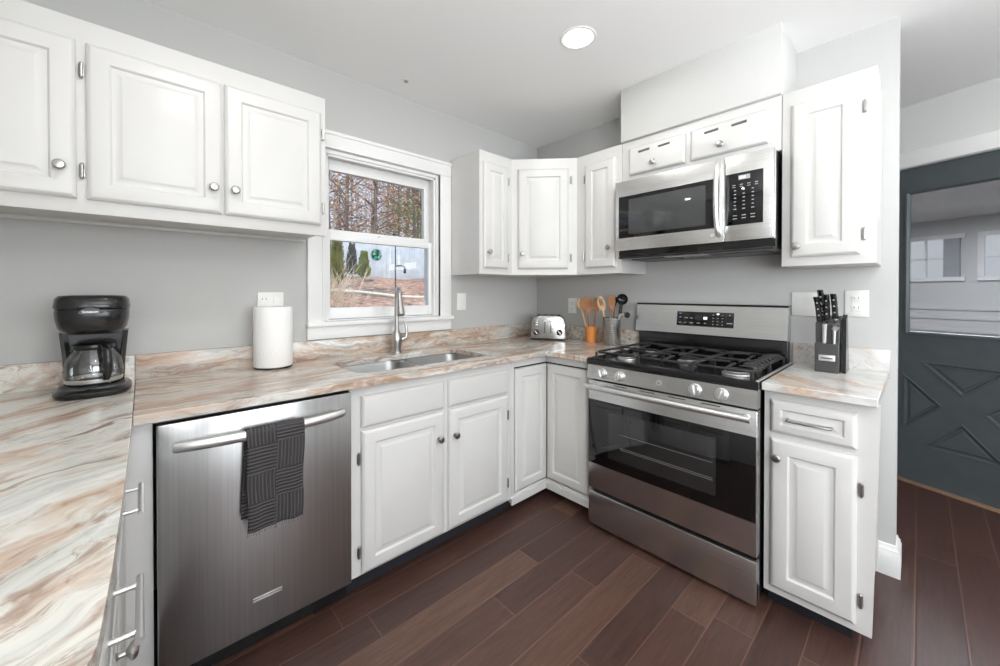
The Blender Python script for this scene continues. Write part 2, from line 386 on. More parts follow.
# baseboard at the end of the range wall
m = MB()
def baseprof(off): return [(off + .016, 0), (off + .016, .095), (off + .012, .105), (off + .012, .113), (off + .006, .120), (off + .004, .133), (off, .138)]
p = [(.016, 0), (.016, .098), (.012, .106), (.0125, .114), (.006, .124), (.005, .134), (.0, .138)]
path = [(0, -2.0), (0, -2.113), (.12, -2.113), (.12, -.0)]
def off(k, d):   # mitred offset of the path outwards
    x, y = path[k]; return [(x - d, y), (x - d, y - d), (x + d, y - d), (x + d, y)][k]
rings = [[(off(k, d)[0], off(k, d)[1], z) for d, z in p] + [(path[k][0], path[k][1], .138), (path[k][0], path[k][1], 0)] for k in range(4)]
m.loft(rings); struct('baseboard_right', m, M['trim'])
m = MB(); fbox(m, FH, DU1 + .09, 3.2, 0, .13, 0, .015, .004); struct('baseboard_hall', m, M['trim'])
m = MB(); m.box(LX, -.2, BY, BY + .015, 0, .13, .004); struct('baseboard_front', m, M['trim'])

# ------------------------------------------------------------------ window over the sink
w1 = MB(); cw = .085
fbox(w1, FA, WX0 - cw, WX0, 1.10, WZ1 + .0045, 0, .020, .002); fbox(w1, FA, WX1, WX1 + cw + .007, 1.10, WZ1 + .0045, 0, .020, .002)
fbox(w1, FA, WX0 - cw - .0, WX1 + cw + .007, WZ1 + .005, 2.145, 0, .022, .003)
fbox(w1, FA, WX0 - cw, WX1 + cw + .007, 2.128, 2.148, 0, .030, .004)      # back band
fbox(w1, FA, WX0 - .012, WX0, 1.10, WZ1 + .01, 0, .026, .003); fbox(w1, FA, WX1, WX1 + .012, 1.10, WZ1 + .01, 0, .026, .003)
win = struct('window_1', w1, M['trim'])
m = MB(); fbox(m, FA, WX0 - cw - .008, WX1 + cw + .015, 1.082, 1.108, -.10, .045, .006); m.build('window_sill', M['trim'], win)
m = MB(); fbox(m, FA, WX0 - cw - .002, WX1 + cw + .009, 1.014, 1.082, 0, .018, .003); m.build('apron', M['trim'], win)
m = MB()   # jambs and stops
fbox(m, FA, WX0 - .001, WX0 + .018, WZ0, WZ1, -.15, 0, .001); fbox(m, FA, WX1 - .018, WX1 + .001, WZ0, WZ1, -.15, 0, .001); fbox(m, FA, WX0 + .018, WX1 - .018, WZ1 - .018, WZ1 + .001, -.15, 0, .001)
fbox(m, FA, WX0, WX1, WZ0 - .002, WZ0 + .004, -.15, 0, .001)
fbox(m, FA, WX0 + .018, WX0 + .030, WZ0, WZ1, -.04, -.012, .001); fbox(m, FA, WX1 - .030, WX1 - .018, WZ0, WZ1, -.04, -.012, .001)
fbox(m, FA, WX0 + .018, WX1 - .018, WZ1 - .03, WZ1 - .018, -.04, -.012, .001)
m.build('window_frame', M['trim'], win)
def sash(u0, u1, v0, v1, w0, w1_, st, tr, br):
    m = MB()
    fbox(m, FA, u0, u0 + st, v0, v1, w0, w1_, .003); fbox(m, FA, u1 - st, u1, v0, v1, w0, w1_, .003)
    fbox(m, FA, u0 + st, u1 - st, v1 - tr, v1, w0, w1_, .002); fbox(m, FA, u0 + st, u1 - st, v0, v0 + br, w0, w1_, .002)
    s = m.build('sash', M['trim'], win)
    m = MB(); fbox(m, FA, u0 + st - .005, u1 - st + .005, v0 + br - .005, v1 - tr + .005, (w0 + w1_) / 2 - .002, (w0 + w1_) / 2 + .002); m.build('pane', M['pane'], s)
    return s
sash(-1.734, -1.018, 1.592, 2.032, -.118, -.082, .042, .066, .036)
s2 = sash(-1.734, -1.018, 1.118, 1.602, -.078, -.042, .034, .040, .062)
m = MB(); fbox(m, FA, -1.405, -1.345, 1.602, 1.612, -.07, -.045, .003); m.tube([FA @ Vector((-1.375, 1.61, -.058)), FA @ Vector((-1.345, 1.616, -.05))], .005, 8); m.build('sash_lock', M['trim'], s2)

# suncatcher on the lower pane
def sun_mat():
    t = NT('stained_glass'); v = t.n('ShaderNodeTexVoronoi', i_Scale=70); t.link(t.pos(), v.inputs['Vector'])
    s = t.n('ShaderNodeSeparateColor'); t.link(v.outputs['Color'], s.inputs[0])
    c = t.ramp(s.outputs[0], [(.0, lin(20, 90, 80)), (.3, lin(60, 190, 170)), (.5, lin(90, 150, 60)), (.7, lin(40, 70, 130)), (.85, lin(150, 215, 215)), (1, lin(190, 80, 70))], 'CONSTANT')
    t.set(Base_Color=c, Roughness=.1, Transmission_Weight=.4, Emission_Color=(0, 0, 0, 1)); return t.m
cc = Vector((-1.432, .028, 1.494))
sc = thing('suncatcher', tuple(cc), 'small round green and blue suncatcher hanging in the window over the sink', 'suncatcher')
Ks = FA @ Matrix.Translation((cc.x, cc.z, -cc.y))
m = MB(); m.lathe([(.033, -.0015), (.033, .0015)], F=Ks, n=24); m.build('glass_disc', sun_mat(), sc)
m = MB(); n = 24
m.tube([Ks @ Vector((.034 * math.cos(2 * PI * k / n), .034 * math.sin(2 * PI * k / n), 0)) for k in range(n + 1)], .0025, 6); m.build('rim', M['darknickel'], sc)
m = MB(); m.tube([Ks @ Vector((0, .034, 0)), Ks @ Vector((0, .062, 0))], .0008, 5); m.build('cord', M['darknickel'], sc)

# ------------------------------------------------------------------ soffit / vent chase
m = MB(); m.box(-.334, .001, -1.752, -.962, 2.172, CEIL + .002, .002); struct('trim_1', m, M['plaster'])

# ------------------------------------------------------------------ ceiling lights
def can(x, y, label):
    t = thing('recessed_light', (x, y, CEIL), label, 'ceiling light', 'recessed ceiling lights')
    m = MB(); m.lathe([(.060, .012), (.072, -.003), (.082, -.004), (.086, -.001), (.086, .004), (.060, .012)], (x, y, CEIL), 36, caps=False); m.build('trim_ring', M['trim'], t)
    m = MB(); m.lathe([(.068, .006), (.066, -.005), (.03, -.008), (.001, -.009)], (x, y, CEIL), 32); m.build('lens', M['lamp'], t)
    lamp('can_light', 'AREA', (x, y, CEIL - .016), (0, 0, 0), 3.6, .12, None, (1, .98, .95), 'DISK')
for k, (x, y) in enumerate(CANS):   # the last light, added to brighten the hall, sits in the slightly higher ceiling
    can(x, y, ['round recessed white ceiling light glowing above the range side of the kitchen', 'recessed white ceiling light above the left counter', 'recessed white ceiling light behind the viewer near the hall',
               'recessed white ceiling light behind the viewer on the left', 'recessed white ceiling light added to brighten the hall in front of the dark door'][k])
t = thing('fire_sprinkler', (-1.353, -.192, CEIL), 'small grey metal sprinkler head on the ceiling above the sink window', 'sprinkler')
m = MB(); m.lathe([(.022, .001), (.022, -.002), (.015, -.004), (.010, -.005)], (-1.353, -.192, CEIL), 24); m.build('escutcheon', M['outlet'], t)
m = MB(); m.lathe([(.008, -.004), (.008, -.008), (.013, -.009), (.013, -.011), (.004, -.012)], (-1.353, -.192, CEIL), 16); m.build('deflector', M['copper'], t)

# ------------------------------------------------------------------ base cabinets
ZC, TK = .911, .030
ZB = ZC - TK
def carcass(F, u0, u1, w, v0, v1, name='body', parent=None, wb=.002, back=0):
    m = MB(); fbox(m, F, u0, u1, v0, v1, wb, w - .019, .001); return m.build(name, M['cabinet'], parent)
def face_frame(F, u0, u1, v0, v1, w, openings, parent, name='face_frame', t=.019):
    """a board with rectangular openings hidden by the doors: stiles and rails"""
    m = MB(); fbox(m, F, u0, u1, v0, v1, w - t, w, .0015); return m.build(name, M['cabinet'], parent)
def toe(F, u0, u1, w, parent):
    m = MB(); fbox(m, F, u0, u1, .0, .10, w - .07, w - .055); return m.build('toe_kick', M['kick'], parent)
WF = .618      # face-frame plane

# filler beside the dishwasher + left run of drawers facing the floor
t = thing('drawer_cabinet', (-2.84, -.86, 0), 'white drawer base cabinet under the left counter with steel bar pulls', 'cabinet')
XF = -2.5425
m = MB(); m.box(LX + .003, XF - .02, -1.66, -.002, .09, ZB - .001); m.build('body', M['cabinet'], t)
m = MB(); m.box(XF - .02, XF, -1.66, -.6, .085, ZB - .001, .0015); m.build('face_frame', M['cabinet'], t)
m = MB(); m.box(XF - .002, -2.463, -.618, -.600, .085, ZB - .001, .001); m.build('filler_strip', M['cabinet'], t)
m = MB(); m.box(-3.14, XF - .07, -1.62, -.05, 0, .09); m.build('toe_kick', M['kick'], t)
for u0, u1, pu in ((-1.085, -.66, (-.985, -.80)), (-1.60, -1.125, (-1.420, -1.247))):
    d = raised_panel(FL, u0, u1, .705, .840, XF, .020, .03, True).build('drawer', M['cabinet'], t, 25)
    bar_pull(FL, pu[0], pu[1], .760, XF + .020, d)
door(t, FL, -1.085, -.66, .11, .69, XF, None, None, ())
door(t, FL, -1.60, -1.125, .11, .69, XF, (-1.185, .592), None, ())

# sink base
t = thing('sink_base_cabinet', (-1.40, -.31, 0), 'white sink base cabinet with two raised panel doors under the window', 'cabinet')
m = MB()
fbox(m, FA, -1.860, -1.842, .09, ZB - .001, .002, WF - .02); fbox(m, FA, -.948, -.930, .09, ZB - .001, .002, WF - .02)
fbox(m, FA, -1.842, -.948, .09, .108, .002, WF - .02); fbox(m, FA, -1.842, -.948, .09, ZB - .001, .002, .01); m.build('body', M['cabinet'], t)
m = MB(); 
for a in ((-1.860, -1.80, .085, ZB - .001), (-.975, -.930, .085, ZB - .001), (-1.43, -1.345, .1201, .6799), (-1.43, -1.345, .7201, .8249), (-1.80, -.975, .085, .12), (-1.80, -.975, .68, .72), (-1.80, -.975, .825, ZB - .001)):
    fbox(m, FA, a[0], a[1], a[2], a[3], WF - .019, WF)
fbox(m, FA, -1.79, -.98, .12, .83, WF - .030, WF - .0195)
m.build('face_frame', M['cabinet'], t)
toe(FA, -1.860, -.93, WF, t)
for u0, u1 in ((-1.812, -1.396), (-1.370, -.964)):
    raised_panel(FA, u0, u1, .703, .836, WF, .020, .03, True).build('false_drawer_front', M['cabinet'], t, 25)
door(t, FA, -1.812, -1.400, .095, .690, WF, (-1.432, .565), -1.822, (.575, .185), kmat='darknickel', hmat='darknickel')
door(t, FA, -1.370, -.966, .098, .690, WF, (-1.338, .562), -.956, (.575, .190), kmat='darknickel', hmat='darknickel')

# corner base with the two-part folding door
t = thing('corner_base_cabinet', (-.30, -.30, 0), 'white corner base cabinet with a folding two panel door between sink and oven', 'cabinet')
m = MB()
pts = [(-.928, -.002), (-.002, -.002), (-.002, -.958), (-.60, -.958), (-.60, -.60), (-.928, -.60)]
m.loft([[(x, y, z) for x, y in pts] for z in (.09, ZB - .001)]); m.build('body', M['cabinet'], t)
m = MB(); zt = ZB - .001
for a, b, c_, d_ in ((-.928, -.900, .06, zt), (-.900, -.60, .835, zt), (-.900, -.60, .06, .108)): fbox(m, FA, a, b, c_, d_, WF - .019, WF, .001)
for a, b, c_, d_ in ((.932, .960, .06, zt), (.617, .932, .835, zt), (.617, .932, .06, .108)): fbox(m, FB, a, b, c_, d_, WF - .019, WF, .001)
m.build('face_frame', M['cabinet'], t)
m = MB(); m.loft([[(x, y, z) for x, y in ((-.928, -.55), (-.55, -.55), (-.55, -.958), (-.50, -.958), (-.50, -.50), (-.928, -.50))] for z in (0, .09)]); m.build('toe_kick', M['kick'], t)
m = MB(); fbox(m, FA, -.900, -.60, .108, .835, WF - .019, WF - .012); fbox(m, FB, .60, .932, .108, .835, WF - .019, WF - .012); m.build('door_gap_shade', M['kick'], t)  # dark sheets behind the folding doors paint in the shade of the gaps
door(t, FA, -.896, -.618, .116, .826, WF - .008, None, None, (), rail=.05)
door(t, FB, .6305, .928, .116, .826, WF - .008, None, None, (), rail=.05)
m = MB()     # moulding strip below the doors, around the inner corner
m.loft([[(x, y, z) for x, y in ((-.93, -WF - .012), (-WF - .012, -WF - .012), (-WF - .012, -.968), (-WF, -.968), (-WF, -WF), (-.93, -WF))] for z in (.052, .092)]); m.build('base_moulding', M['cabinet'], t)

# narrow base right of the oven
t = thing('narrow_base_cabinet', (-.30, -1.92, 0), 'narrow white base cabinet with one drawer and one door right of the oven', 'cabinet')
m = MB(); fbox(m, FB, 1.762, 2.060, .09, ZB - .001, .018, WF - .02, .001); m.build('body', M['cabinet'], t)
m = MB(); tb = [(FB @ Vector(p)) for p in ((1.760, .068, WF), (2.074, .068, WF), (2.092, ZB - .001, WF), (1.760, ZB - .001, WF))]; bb = [p + Vector((.019, 0, 0)) for p in tb]
m.loft([tb, bb]); m.build('face_frame', M['cabinet'], t)
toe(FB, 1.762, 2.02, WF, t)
d = raised_panel(FB, 1.783, 2.034, .715, .843, WF, .020, .032).build('drawer', M['cabinet'], t, 25)
m = MB(); m.tube([FB @ Vector((u, v, w)) for u, v, w in ((1.838, .776, WF + .02), (1.838, .776, WF + .044), (1.845, .776, WF + .048), (1.960, .776, WF + .048), (1.967, .776, WF + .044), (1.967, .776, WF + .02))], .0042, 10); m.build('handle', M['darknickel'], d)
door(t, FB, 1.783, 2.034, .098, .690, WF, (1.806, .62), 2.045, (.575, .185), kmat='darknickel', hmat='darknickel')

# ------------------------------------------------------------------ upper cabinets
UW = .314; UT = 2.169; UB = 1.385
t = thing('wall_cabinet', (-2.5, -.16, 1.53), 'long white wall cabinet with three raised panel doors above the coffee maker', 'wall cabinet')
m = MB(); fbox(m, FA, LX + .003, -1.848, 1.545, UT - .001, .002, UW - .019, .001); m.build('body', M['cabinet'], t)
m = MB(); fbox(m, FA, LX + .003, -1.846, 1.530, UT, UW - .019, UW, .0015); m.build('face_frame', M['cabinet'], t)
m = MB(); fbox(m, FA, LX + .003, -1.848, 1.531, 1.545, .002, .022, .001); m.build('hanging_rail', M['cabinet'], t)
door(t, FA, -3.02, -2.642, 1.576, 2.093, UW, (-2.677, 1.672), None, ())
door(t, FA, -2.618, -2.246, 1.576, 2.093, UW, (-2.276, 1.674), -2.630, (2.000, 1.668))
door(t, FA, -2.238, -1.870, 1.576, 2.093, UW, (-2.206, 1.674), -1.860, (1.995, 1.655))

t = thing('corner_wall_cabinet', (-.30, -.30, UB), 'white angled wall cabinet with three doors wrapping the corner above the toaster', 'wall cabinet')
C1 = Vector((-.616, -.314, 0)); C2 = Vector((-.314, -.632, 0))
pts = [(-.904, -.002), (-.904, -.314), (C1.x, C1.y), (C2.x, C2.y), (-.314, -.960), (-.002, -.960), (-.002, -.002)]
m = MB(); m.loft([[(x, y, z) for x, y in pts] for z in (UB, UT)]); m.build('body', M['cabinet'], t, 20)
door(t, FA, -.878, -.664, 1.424, 2.100, UW, (-.846, 1.525), -.652, (2.01, 1.50), rail=.05)
u = (C2 - C1).normalized(); FD = frame(C1, u, (u.y, -u.x, 0)); L = (C2 - C1).length
door(t, FD, .042, L - .058, 1.424, 2.100, 0, (.072, 1.525), L - .040, (2.02, 1.50), rail=.055)
door(t, FB, .704, .922, 1.424, 2.100, UW, (.885, 1.545), .690, (2.01, 1.50), rail=.05)

t = thing('over_microwave_cabinet', (-.16, -1.35, 1.93), 'short white wall cabinet with two small doors directly above the microwave', 'wall cabinet')
m = MB(); fbox(m, FB, .962, 1.751, 1.918, UT, .002, UW, .001); m.build('body', M['cabinet'], t)
SL = M['slot']
for u0, u1, ku in ((1.012, 1.332, 1.165), (1.360, 1.704, 1.510)):
    d = raised_panel(FB, u0, u1, 1.962, 2.122, UW, .020, .03, True).build('door', M['cabinet'], t, 25)
    knob(FB, ku, 2.003, UW + .020, M['nickel'], d)
    for f in (.30, .66):
        m = MB(); uc = u0 + (u1 - u0) * f; m.tube([FB @ Vector((uc - .032, 2.086, UW + .0195)), FB @ Vector((uc + .032, 2.089, UW + .0195))], .0065, 8)
        m.build('vent_slot', SL, d)

t = thing('narrow_wall_cabinet', (-.16, -1.91, UB), 'narrow white wall cabinet with one tall door right of the microwave', 'wall cabinet')
m = MB(); fbox(m, FB, 1.754, 2.062, UB, UT, .002, UW, .0015); m.build('body', M['cabinet'], t)
door(t, FB, 1.789, 2.016, 1.424, 2.102, UW, (1.812, 1.470), 2.027, (2.020, 1.505), rail=.055)

# ------------------------------------------------------------------ countertops
def slab(pts, z0, z1, hole=None):
    bm = bmesh.new()
    def loop(P):
        v = [bm.verts.new((x, y, z1)) for x, y in P]; return v, [bm.edges.new((v[i], v[(i + 1) % len(v)])) for i in range(len(v))]
    v1, e1 = loop(pts); ee = e1[:]
    if hole: v2, e2 = loop(hole); ee += e2
    bmesh.ops.triangle_fill(bm, use_beauty=True, use_dissolve=False, edges=ee)
    r = bmesh.ops.extrude_face_region(bm, geom=bm.faces[:])
    for v in [g for g in r['geom'] if isinstance(g, bmesh.types.BMVert)]: v.co.z = z0
    mb = MB(); mb.bm.free(); mb.bm = bm; return mb
def edge_mod(o, w=.003):
    b = o.modifiers.new('edge', 'BEVEL'); b.width = w; b.segments = 3; b.limit_method = 'ANGLE'; b.angle_limit = math.radians(50)
def arc(cx, cy, r, a0, a1, n=10): return [(cx + r * math.cos(math.radians(a0 + (a1 - a0) * k / n)), cy + r * math.sin(math.radians(a0 + (a1 - a0) * k / n))) for k in range(n + 1)]
# left slab
SX = -2.507
pl = [(SX, -.0225), (SX, -.668), (-2.5105, -1.2), (-2.5145, -1.48), (-2.5185, -1.60)] + arc(-2.6385, -1.605, .12, 0, -90, 12)[1:] + [(LX + .003, -1.725), (LX + .003, -.0225)]
o = one('countertop', slab(pl, ZB, ZC), M['stone_left'], (-2.84, -.86, ZB), 'pale cream and tan stone countertop of the left run, with a rounded end', 'countertop'); edge_mod(o)
m = MB(); m.box(LX + .003, SX - .001, -.0220, -.001, ZB, ZC + .098, .002); one('backsplash', m, M['stone_left'], (-2.84, -.01, ZC), 'low stone backsplash behind the coffee maker, on the left run', 'backsplash')
# main slab with the sink cut-out
SKX0, SKX1, SKY0, SKY1 = -1.785, -1.015, -.545, -.175
def rrect(x0, x1, y0, y1, r, n=6):
    return arc(x1 - r, y1 - r, r, 0, 90, n) + arc(x0 + r, y1 - r, r, 90, 180, n) + arc(x0 + r, y0 + r, r, 180, 270, n) + arc(x1 - r, y0 + r, r, 270, 360, n)
pm = [(SX + .001, -.0225), (SX + .001, -.668), (-.678, -.668)] + arc(-.708 + .03, -.698, .03, 90, 0, 5)[1:-1] + [(-.648, -.968), (-.001, -.968), (-.001, -.0225)]
pm = [(SX + .001, -.0225), (SX + .001, -.668), (-.668, -.668), (-.668, -.969), (-.0225, -.969), (-.0225, -.0225)]
o = one('countertop', slab(pm, ZB, ZC, rrect(SKX0, SKX1, SKY0, SKY1, .07)), M['stone_main'], (-1.3, -.33, ZB), 'L-shaped streaked brown and cream stone countertop around the sink and the corner', 'countertop'); edge_mod(o)
m = MB(); m.box(SX, -.001, -.0220, -.001, ZB, ZC + .098, .002); one('backsplash', m, M['stone_main'], (-1.25, -.01, ZC), 'long stone backsplash under the sink window, behind faucet and paper towels', 'backsplash')
m = MB(); m.box(-.0220, -.001, -.926, -.0222, ZB, ZC + .098, .002); one('backsplash', m, M['stone_main'], (-.01, -.47, ZC), 'stone backsplash between the corner and the stove, behind the utensil holders', 'backsplash')
# right slab
pr = [(-.668, -1.760), (-.668, -2.088), (-.0225, -2.088), (-.0225, -1.760)]
o = one('countertop', slab(pr, ZB, ZC), M['stone_right'], (-.33, -1.92, ZB), 'short pale stone countertop right of the stove, under the knife block', 'countertop'); edge_mod(o)
m = MB(); m.box(-.0220, -.001, -2.092, -1.745, ZB, ZC + .098, .002); one('backsplash', m, M['stone_right'], (-.01, -1.92, ZC), 'short stone backsplash behind the knife block', 'backsplash')

# ------------------------------------------------------------------ sink and faucet
t = thing('kitchen_sink', (-1.4, -.36, ZB), 'stainless steel double bowl sink set under the stone counter', 'sink')
def bowl(x0, x1, y0, y1, depth, r=.06):
    m = MB(); rings = []
    for ins, z in ((-.018, ZB - .001), (0, ZB - .001), (.004, ZB - .012), (.010, ZB - depth + .03), (.035, ZB - depth), (.12, ZB - depth - .004)):
        rings.append([(x, y, z) for x, y in rrect(x0 + ins, x1 - ins, y0 + ins, y1 - ins, max(r - ins * .5, .02))])
    m.loft(rings, False, True); b = m.build('bowl', M['steel_sink'], t, 50, recalc=False)
    sm = b.modifiers.new('thickness', 'SOLIDIFY'); sm.thickness = .0015; sm.offset = -1
    cx, cy = (x0 + x1) / 2, (y0 + y1) / 2
    m = MB(); m.lathe([(.040, 0), (.038, .003), (.028, .003), (.024, -.006), (.004, -.006)], (cx, cy, ZB - depth - .003), 24); m.build('drain', M['chrome'], b)
bowl(SKX0 - .006, -1.418, SKY0 - .006, SKY1 + .006, .20)
bowl(-1.382, SKX1 + .006, SKY0 - .006, SKY1 + .006, .17)

fx, fy = -1.365, -.098
t = thing('faucet', (fx, fy, ZC), 'brushed nickel pull-down kitchen faucet behind the double sink', 'faucet')
m = MB(); m.lathe([(.032, 0), (.032, .006), (.028, .010), (.028, .03), (.033, .070), (.032, .095), (.018, .125), (.014, .135)], (fx, fy, ZC), 28); m.build('base', M['nickel'], t)
ad = Vector((-.30, -.95, 0)).normalized(); AR = .046
m = MB(); pts = [Vector((fx, fy, ZC + .12)), Vector((fx, fy, 1.17))] + [Vector((fx, fy, 1.225)) + ad * (AR - AR * math.cos(math.radians(180 * k / 12))) + Vector((0, 0, .062 * math.sin(math.radians(180 * k / 12)))) for k in range(0, 12)]
m.tube(pts, .0125, 14); m.build('neck', M['nickel'], t)
e = Vector(pts[-1]); d = (e - Vector(pts[-2])).normalized()
m = MB(); m.tube([e - d * .01, e + d * .02, e + d * .07, e + d * .105, e + d * .110], [.014, .0155, .021, .0235, .020], 20); m.build('spray_head', M['nickel'], t)
m = MB(); m.tube([(fx, fy, ZC + .075), (fx + .035, fy - .012, ZC + .078)], [.018, .016], 16); m.tube([(fx + .030, fy - .010, ZC + .078), (fx + .052, fy - .016, ZC + .085), (fx + .062, fy - .012, ZC + .12), (fx + .058, fy - .004, ZC + .165), (fx + .050, fy, ZC + .185)], [.011, .011, .008, .0065, .007], 12)
m.build('lever', M['nickel'], t)

# ------------------------------------------------------------------ dishwasher and towel
t = thing('dishwasher', (-2.16, -.33, 0), 'dark stainless steel dishwasher with a grey towel over its curved handle', 'dishwasher')
DX0, DX1 = -2.4545, -1.8645
m = MB(); fbox(m, FA, DX0 + .004, DX1 - .002, .02, ZB - .003, .03, .60); m.build('body', M['black'], t)
m = MB(); fbox(m, FA, DX0, DX1, .098, .868, .60, .655, .006); d = m.build('door', M['steel_dw'], t)
m = MB()
us = [DX0 + .045 + (.005 + (DX1 - DX0 - .095)) * k / 24 for k in range(25)]
def hb(k): return .030 * (1 - (abs(k - 12) / 12) ** 2.6)
m.tube([FA @ Vector((us[0] + .004, .796, .655))] + [FA @ Vector((us[k], .798, .675 + hb(k))) for k in range(25)] + [FA @ Vector((us[-1] - .004, .796, .655))],
       [.012] + [.0135] * 25 + [.012], 14, flat=1.25); m.build('handle', M['satin'], d)
m = MB()
for v in (.212, .203): fbox(m, FA, -2.208, -2.118, v, v + .0045, .655, .6565, .0005)
m.build('badge', M['satin'], d)
m = MB(); fbox(m, FA, DX0 + .01, DX1 - .01, 0, .095, .50, .53); m.build('toe_panel', M['kick'], t)

def cloth_sheet(nu, nv, fn, th=.003):
    bm = bmesh.new(); uvl = bm.loops.layers.uv.new('UVMap')
    g = [[bm.verts.new(fn(i / nu, j / nv)) for j in range(nv + 1)] for i in range(nu + 1)]
    for i in range(nu):
        for j in range(nv):
            f = bm.faces.new((g[i][j], g[i + 1][j], g[i + 1][j + 1], g[i][j + 1]))
            for l, (a, b) in zip(f.loops, ((i, j), (i + 1, j), (i + 1, j + 1), (i, j + 1))): l[uvl].uv = (a / nu, b / nv * 7)
    mb = MB(); mb.bm.free(); mb.bm = bm; return mb
def towel_pt(s, q):
    """s across, q along: front hem -> over the bar -> back hem"""
    L1, L2, R = .325, .285, .019
    wave = .004 * math.sin(s * 9 + q * 3) + .003 * math.sin(s * 17)
    u = -2.236 + .176 * s + .006 * (q < .5) * math.sin(q * 20) * .3
    d_ = q * (L1 + PI * R + L2)
    if d_ < L1:
        k = 1 - d_ / L1; w = .703 + R + wave * k - .020 * k; v = .800 - (L1 - d_); u += .004 * k * (1 if s < .5 else -.5)
    elif d_ < L1 + PI * R:
        a = (d_ - L1) / R; w = .703 + R * math.cos(a); v = .800 + R * math.sin(a)
    else:
        k = (d_ - L1 - PI * R) / L2; w = .703 - R - .006 * k + wave * .3 * k; v = .800 - (d_ - L1 - PI * R); u -= .010 * k
    return FA @ Vector((u, v, w))
mb = cloth_sheet(28, 90, towel_pt)
tw = mb.build('dish_towel', M['towel'], None, 60, origin=(-2.15, -.70, .80), recalc=False)
tag(tw, 'dark grey woven dish towel hanging over the dishwasher handle', 'towel')
s_ = tw.modifiers.new('thickness', 'SOLIDIFY'); s_.thickness = .003; s_.offset = 0
m = MB()
for k in range(34):
    p_ = towel_pt(k / 33, 0); q_ = p_ + Vector((random.uniform(-.002, .002), random.uniform(-.002, .002), -.010 - random.random() * .006)); m.tube([p_, q_], .0011, 5)
m.build('fringe', M['fringe'], tw)

# ------------------------------------------------------------------ gas range
t = thing('gas_range', (-.35, -1.364, 0), 'freestanding stainless steel gas range with black cast iron grates and glass oven door', 'stove')
RU0, RU1 = .975, 1.753; RW = .690
RC = (RU0 + RU1) / 2
m = MB(); fbox(m, FB, RU0 + .004, RU1 - .004, .02, .88, .03, RW - .045, .003); m.build('body', M['black'], t)
# cooktop pan: raised rim, sunken middle
m = MB()
R = lambda i, z: [FB @ Vector(p) for p in ((RU0 - .004 + i, z, .075 + i), (RU1 + .004 - i, z, .075 + i), (RU1 + .004 - i, z, RW + .008 - i), (RU0 - .004 + i, z, RW + .008 - i))]
m.loft([R(.004, .880), R(0, .884), R(0, .906), R(.004, .915), R(.018, .916), R(.030, .902), R(.05, .900)]); m.build('cooktop', M['black'], t, 25)
for u in (RU0 - .001, RU1 - .008):
    m = MB(); fbox(m, FB, u, u + .009, .906, .9185, .085, RW - .004, .002); m.build('side_trim', M['satin'], t)
# control panel
m = MB(); rings = []
for u in (RU0, RU1): rings.append([FB @ Vector((u, v, w)) for v, w in ((.805, RW - .04), (.805, RW + .006), (.809, RW + .012), (.882, RW + .003), (.883, RW - .04))])
m.loft(rings); cp = m.build('control_panel', M['steel_v'], t, 25)
for k, u in enumerate((1.063, 1.166, 1.524, 1.627)):
    K = FB @ Matrix.Translation((u, .843, RW + .007)) @ Matrix.Rotation(math.radians(-6), 4, 'X')
    m = MB(); m.lathe([(.026, 0), (.026, .004), (.022, .006), (.0215, .022), (.019, .026), (.002, .027)], F=K, n=26)
    m.box(-.006, .006, -.022, .022, .020, .036, .003, K @ Matrix.Rotation(math.radians((18, -12, 10, -20)[k]), 4, 'Z')); m.build('knob', M['satin'], t)
K = FB @ Matrix.Translation((RC + .0, .845, RW + .0075)) @ Matrix.Rotation(math.radians(-6), 4, 'X')
m = MB(); m.lathe([(.0135, 0), (.0135, .0015), (.0115, .002), (.0115, .0012), (.001, .0012)], F=K, n=26); m.build('logo_badge', M['satin'], cp)
m = MB()     # script monogram inside the round badge
for pts in ([(-.006, .004), (-.007, -.002), (-.003, -.006), (.0, -.003), (-.002, .001)], [(.006, .005), (.001, .004), (.004, 0), (.001, -.004), (.006, -.005)]):
    m.tube([K @ Vector((a, b, .0022)) for a, b in pts], .0008, 5)
m.build('monogram', M['dark_grey'], cp)
# oven door
m = MB(); fbox(m, FB, RU0, RU1, .215, .797, RW - .045, RW, .005); dr = m.build('oven_door', M['steel_v'], t)
m = MB(); fbox(m, FB, RU0 + .004, RU1 - .004, .352, .694, RW - .004, RW + .003, .002); gl = m.build('door_glass', M['blackglass'], dr)
m = MB(); fbox(m, FB, RU0 + .125, RU1 - .148, .405, .650, RW + .001, RW + .0042, .001); m.build('oven_window', M['ovenwin'], dr)
m = MB()
for v in (.470, .478, .545): m.tube([FB @ Vector((RU0 + .19, v, RW + .0042)), FB @ Vector((RU1 - .16, v, RW + .0042))], .0011, 6)
m.build('oven_rack', M['rackwire'], dr)
m = MB(); U = [RU0 + .012 + (RU1 - RU0 - .024) * k / 20 for k in range(21)]
m.tube([FB @ Vector((u, .772, RW + .052 + .006 * (1 - ((k - 10) / 10) ** 2))) for k, u in enumerate(U)], .0130, 16)
for u in (RU0 + .035, RU1 - .035): m.tube([FB @ Vector((u, .768, RW - .002)), FB @ Vector((u, .772, RW + .05))], [.013, .011], 12)
m.build('handle', M['satin'], dr)
for k in range(4):
    u = RU0 + .15 + k * .14; m = MB(); fbox(m, FB, u, u + .075, .7855, .7895, RW - .002, RW + .0006); m.build('vent_slot', M['black'], dr)
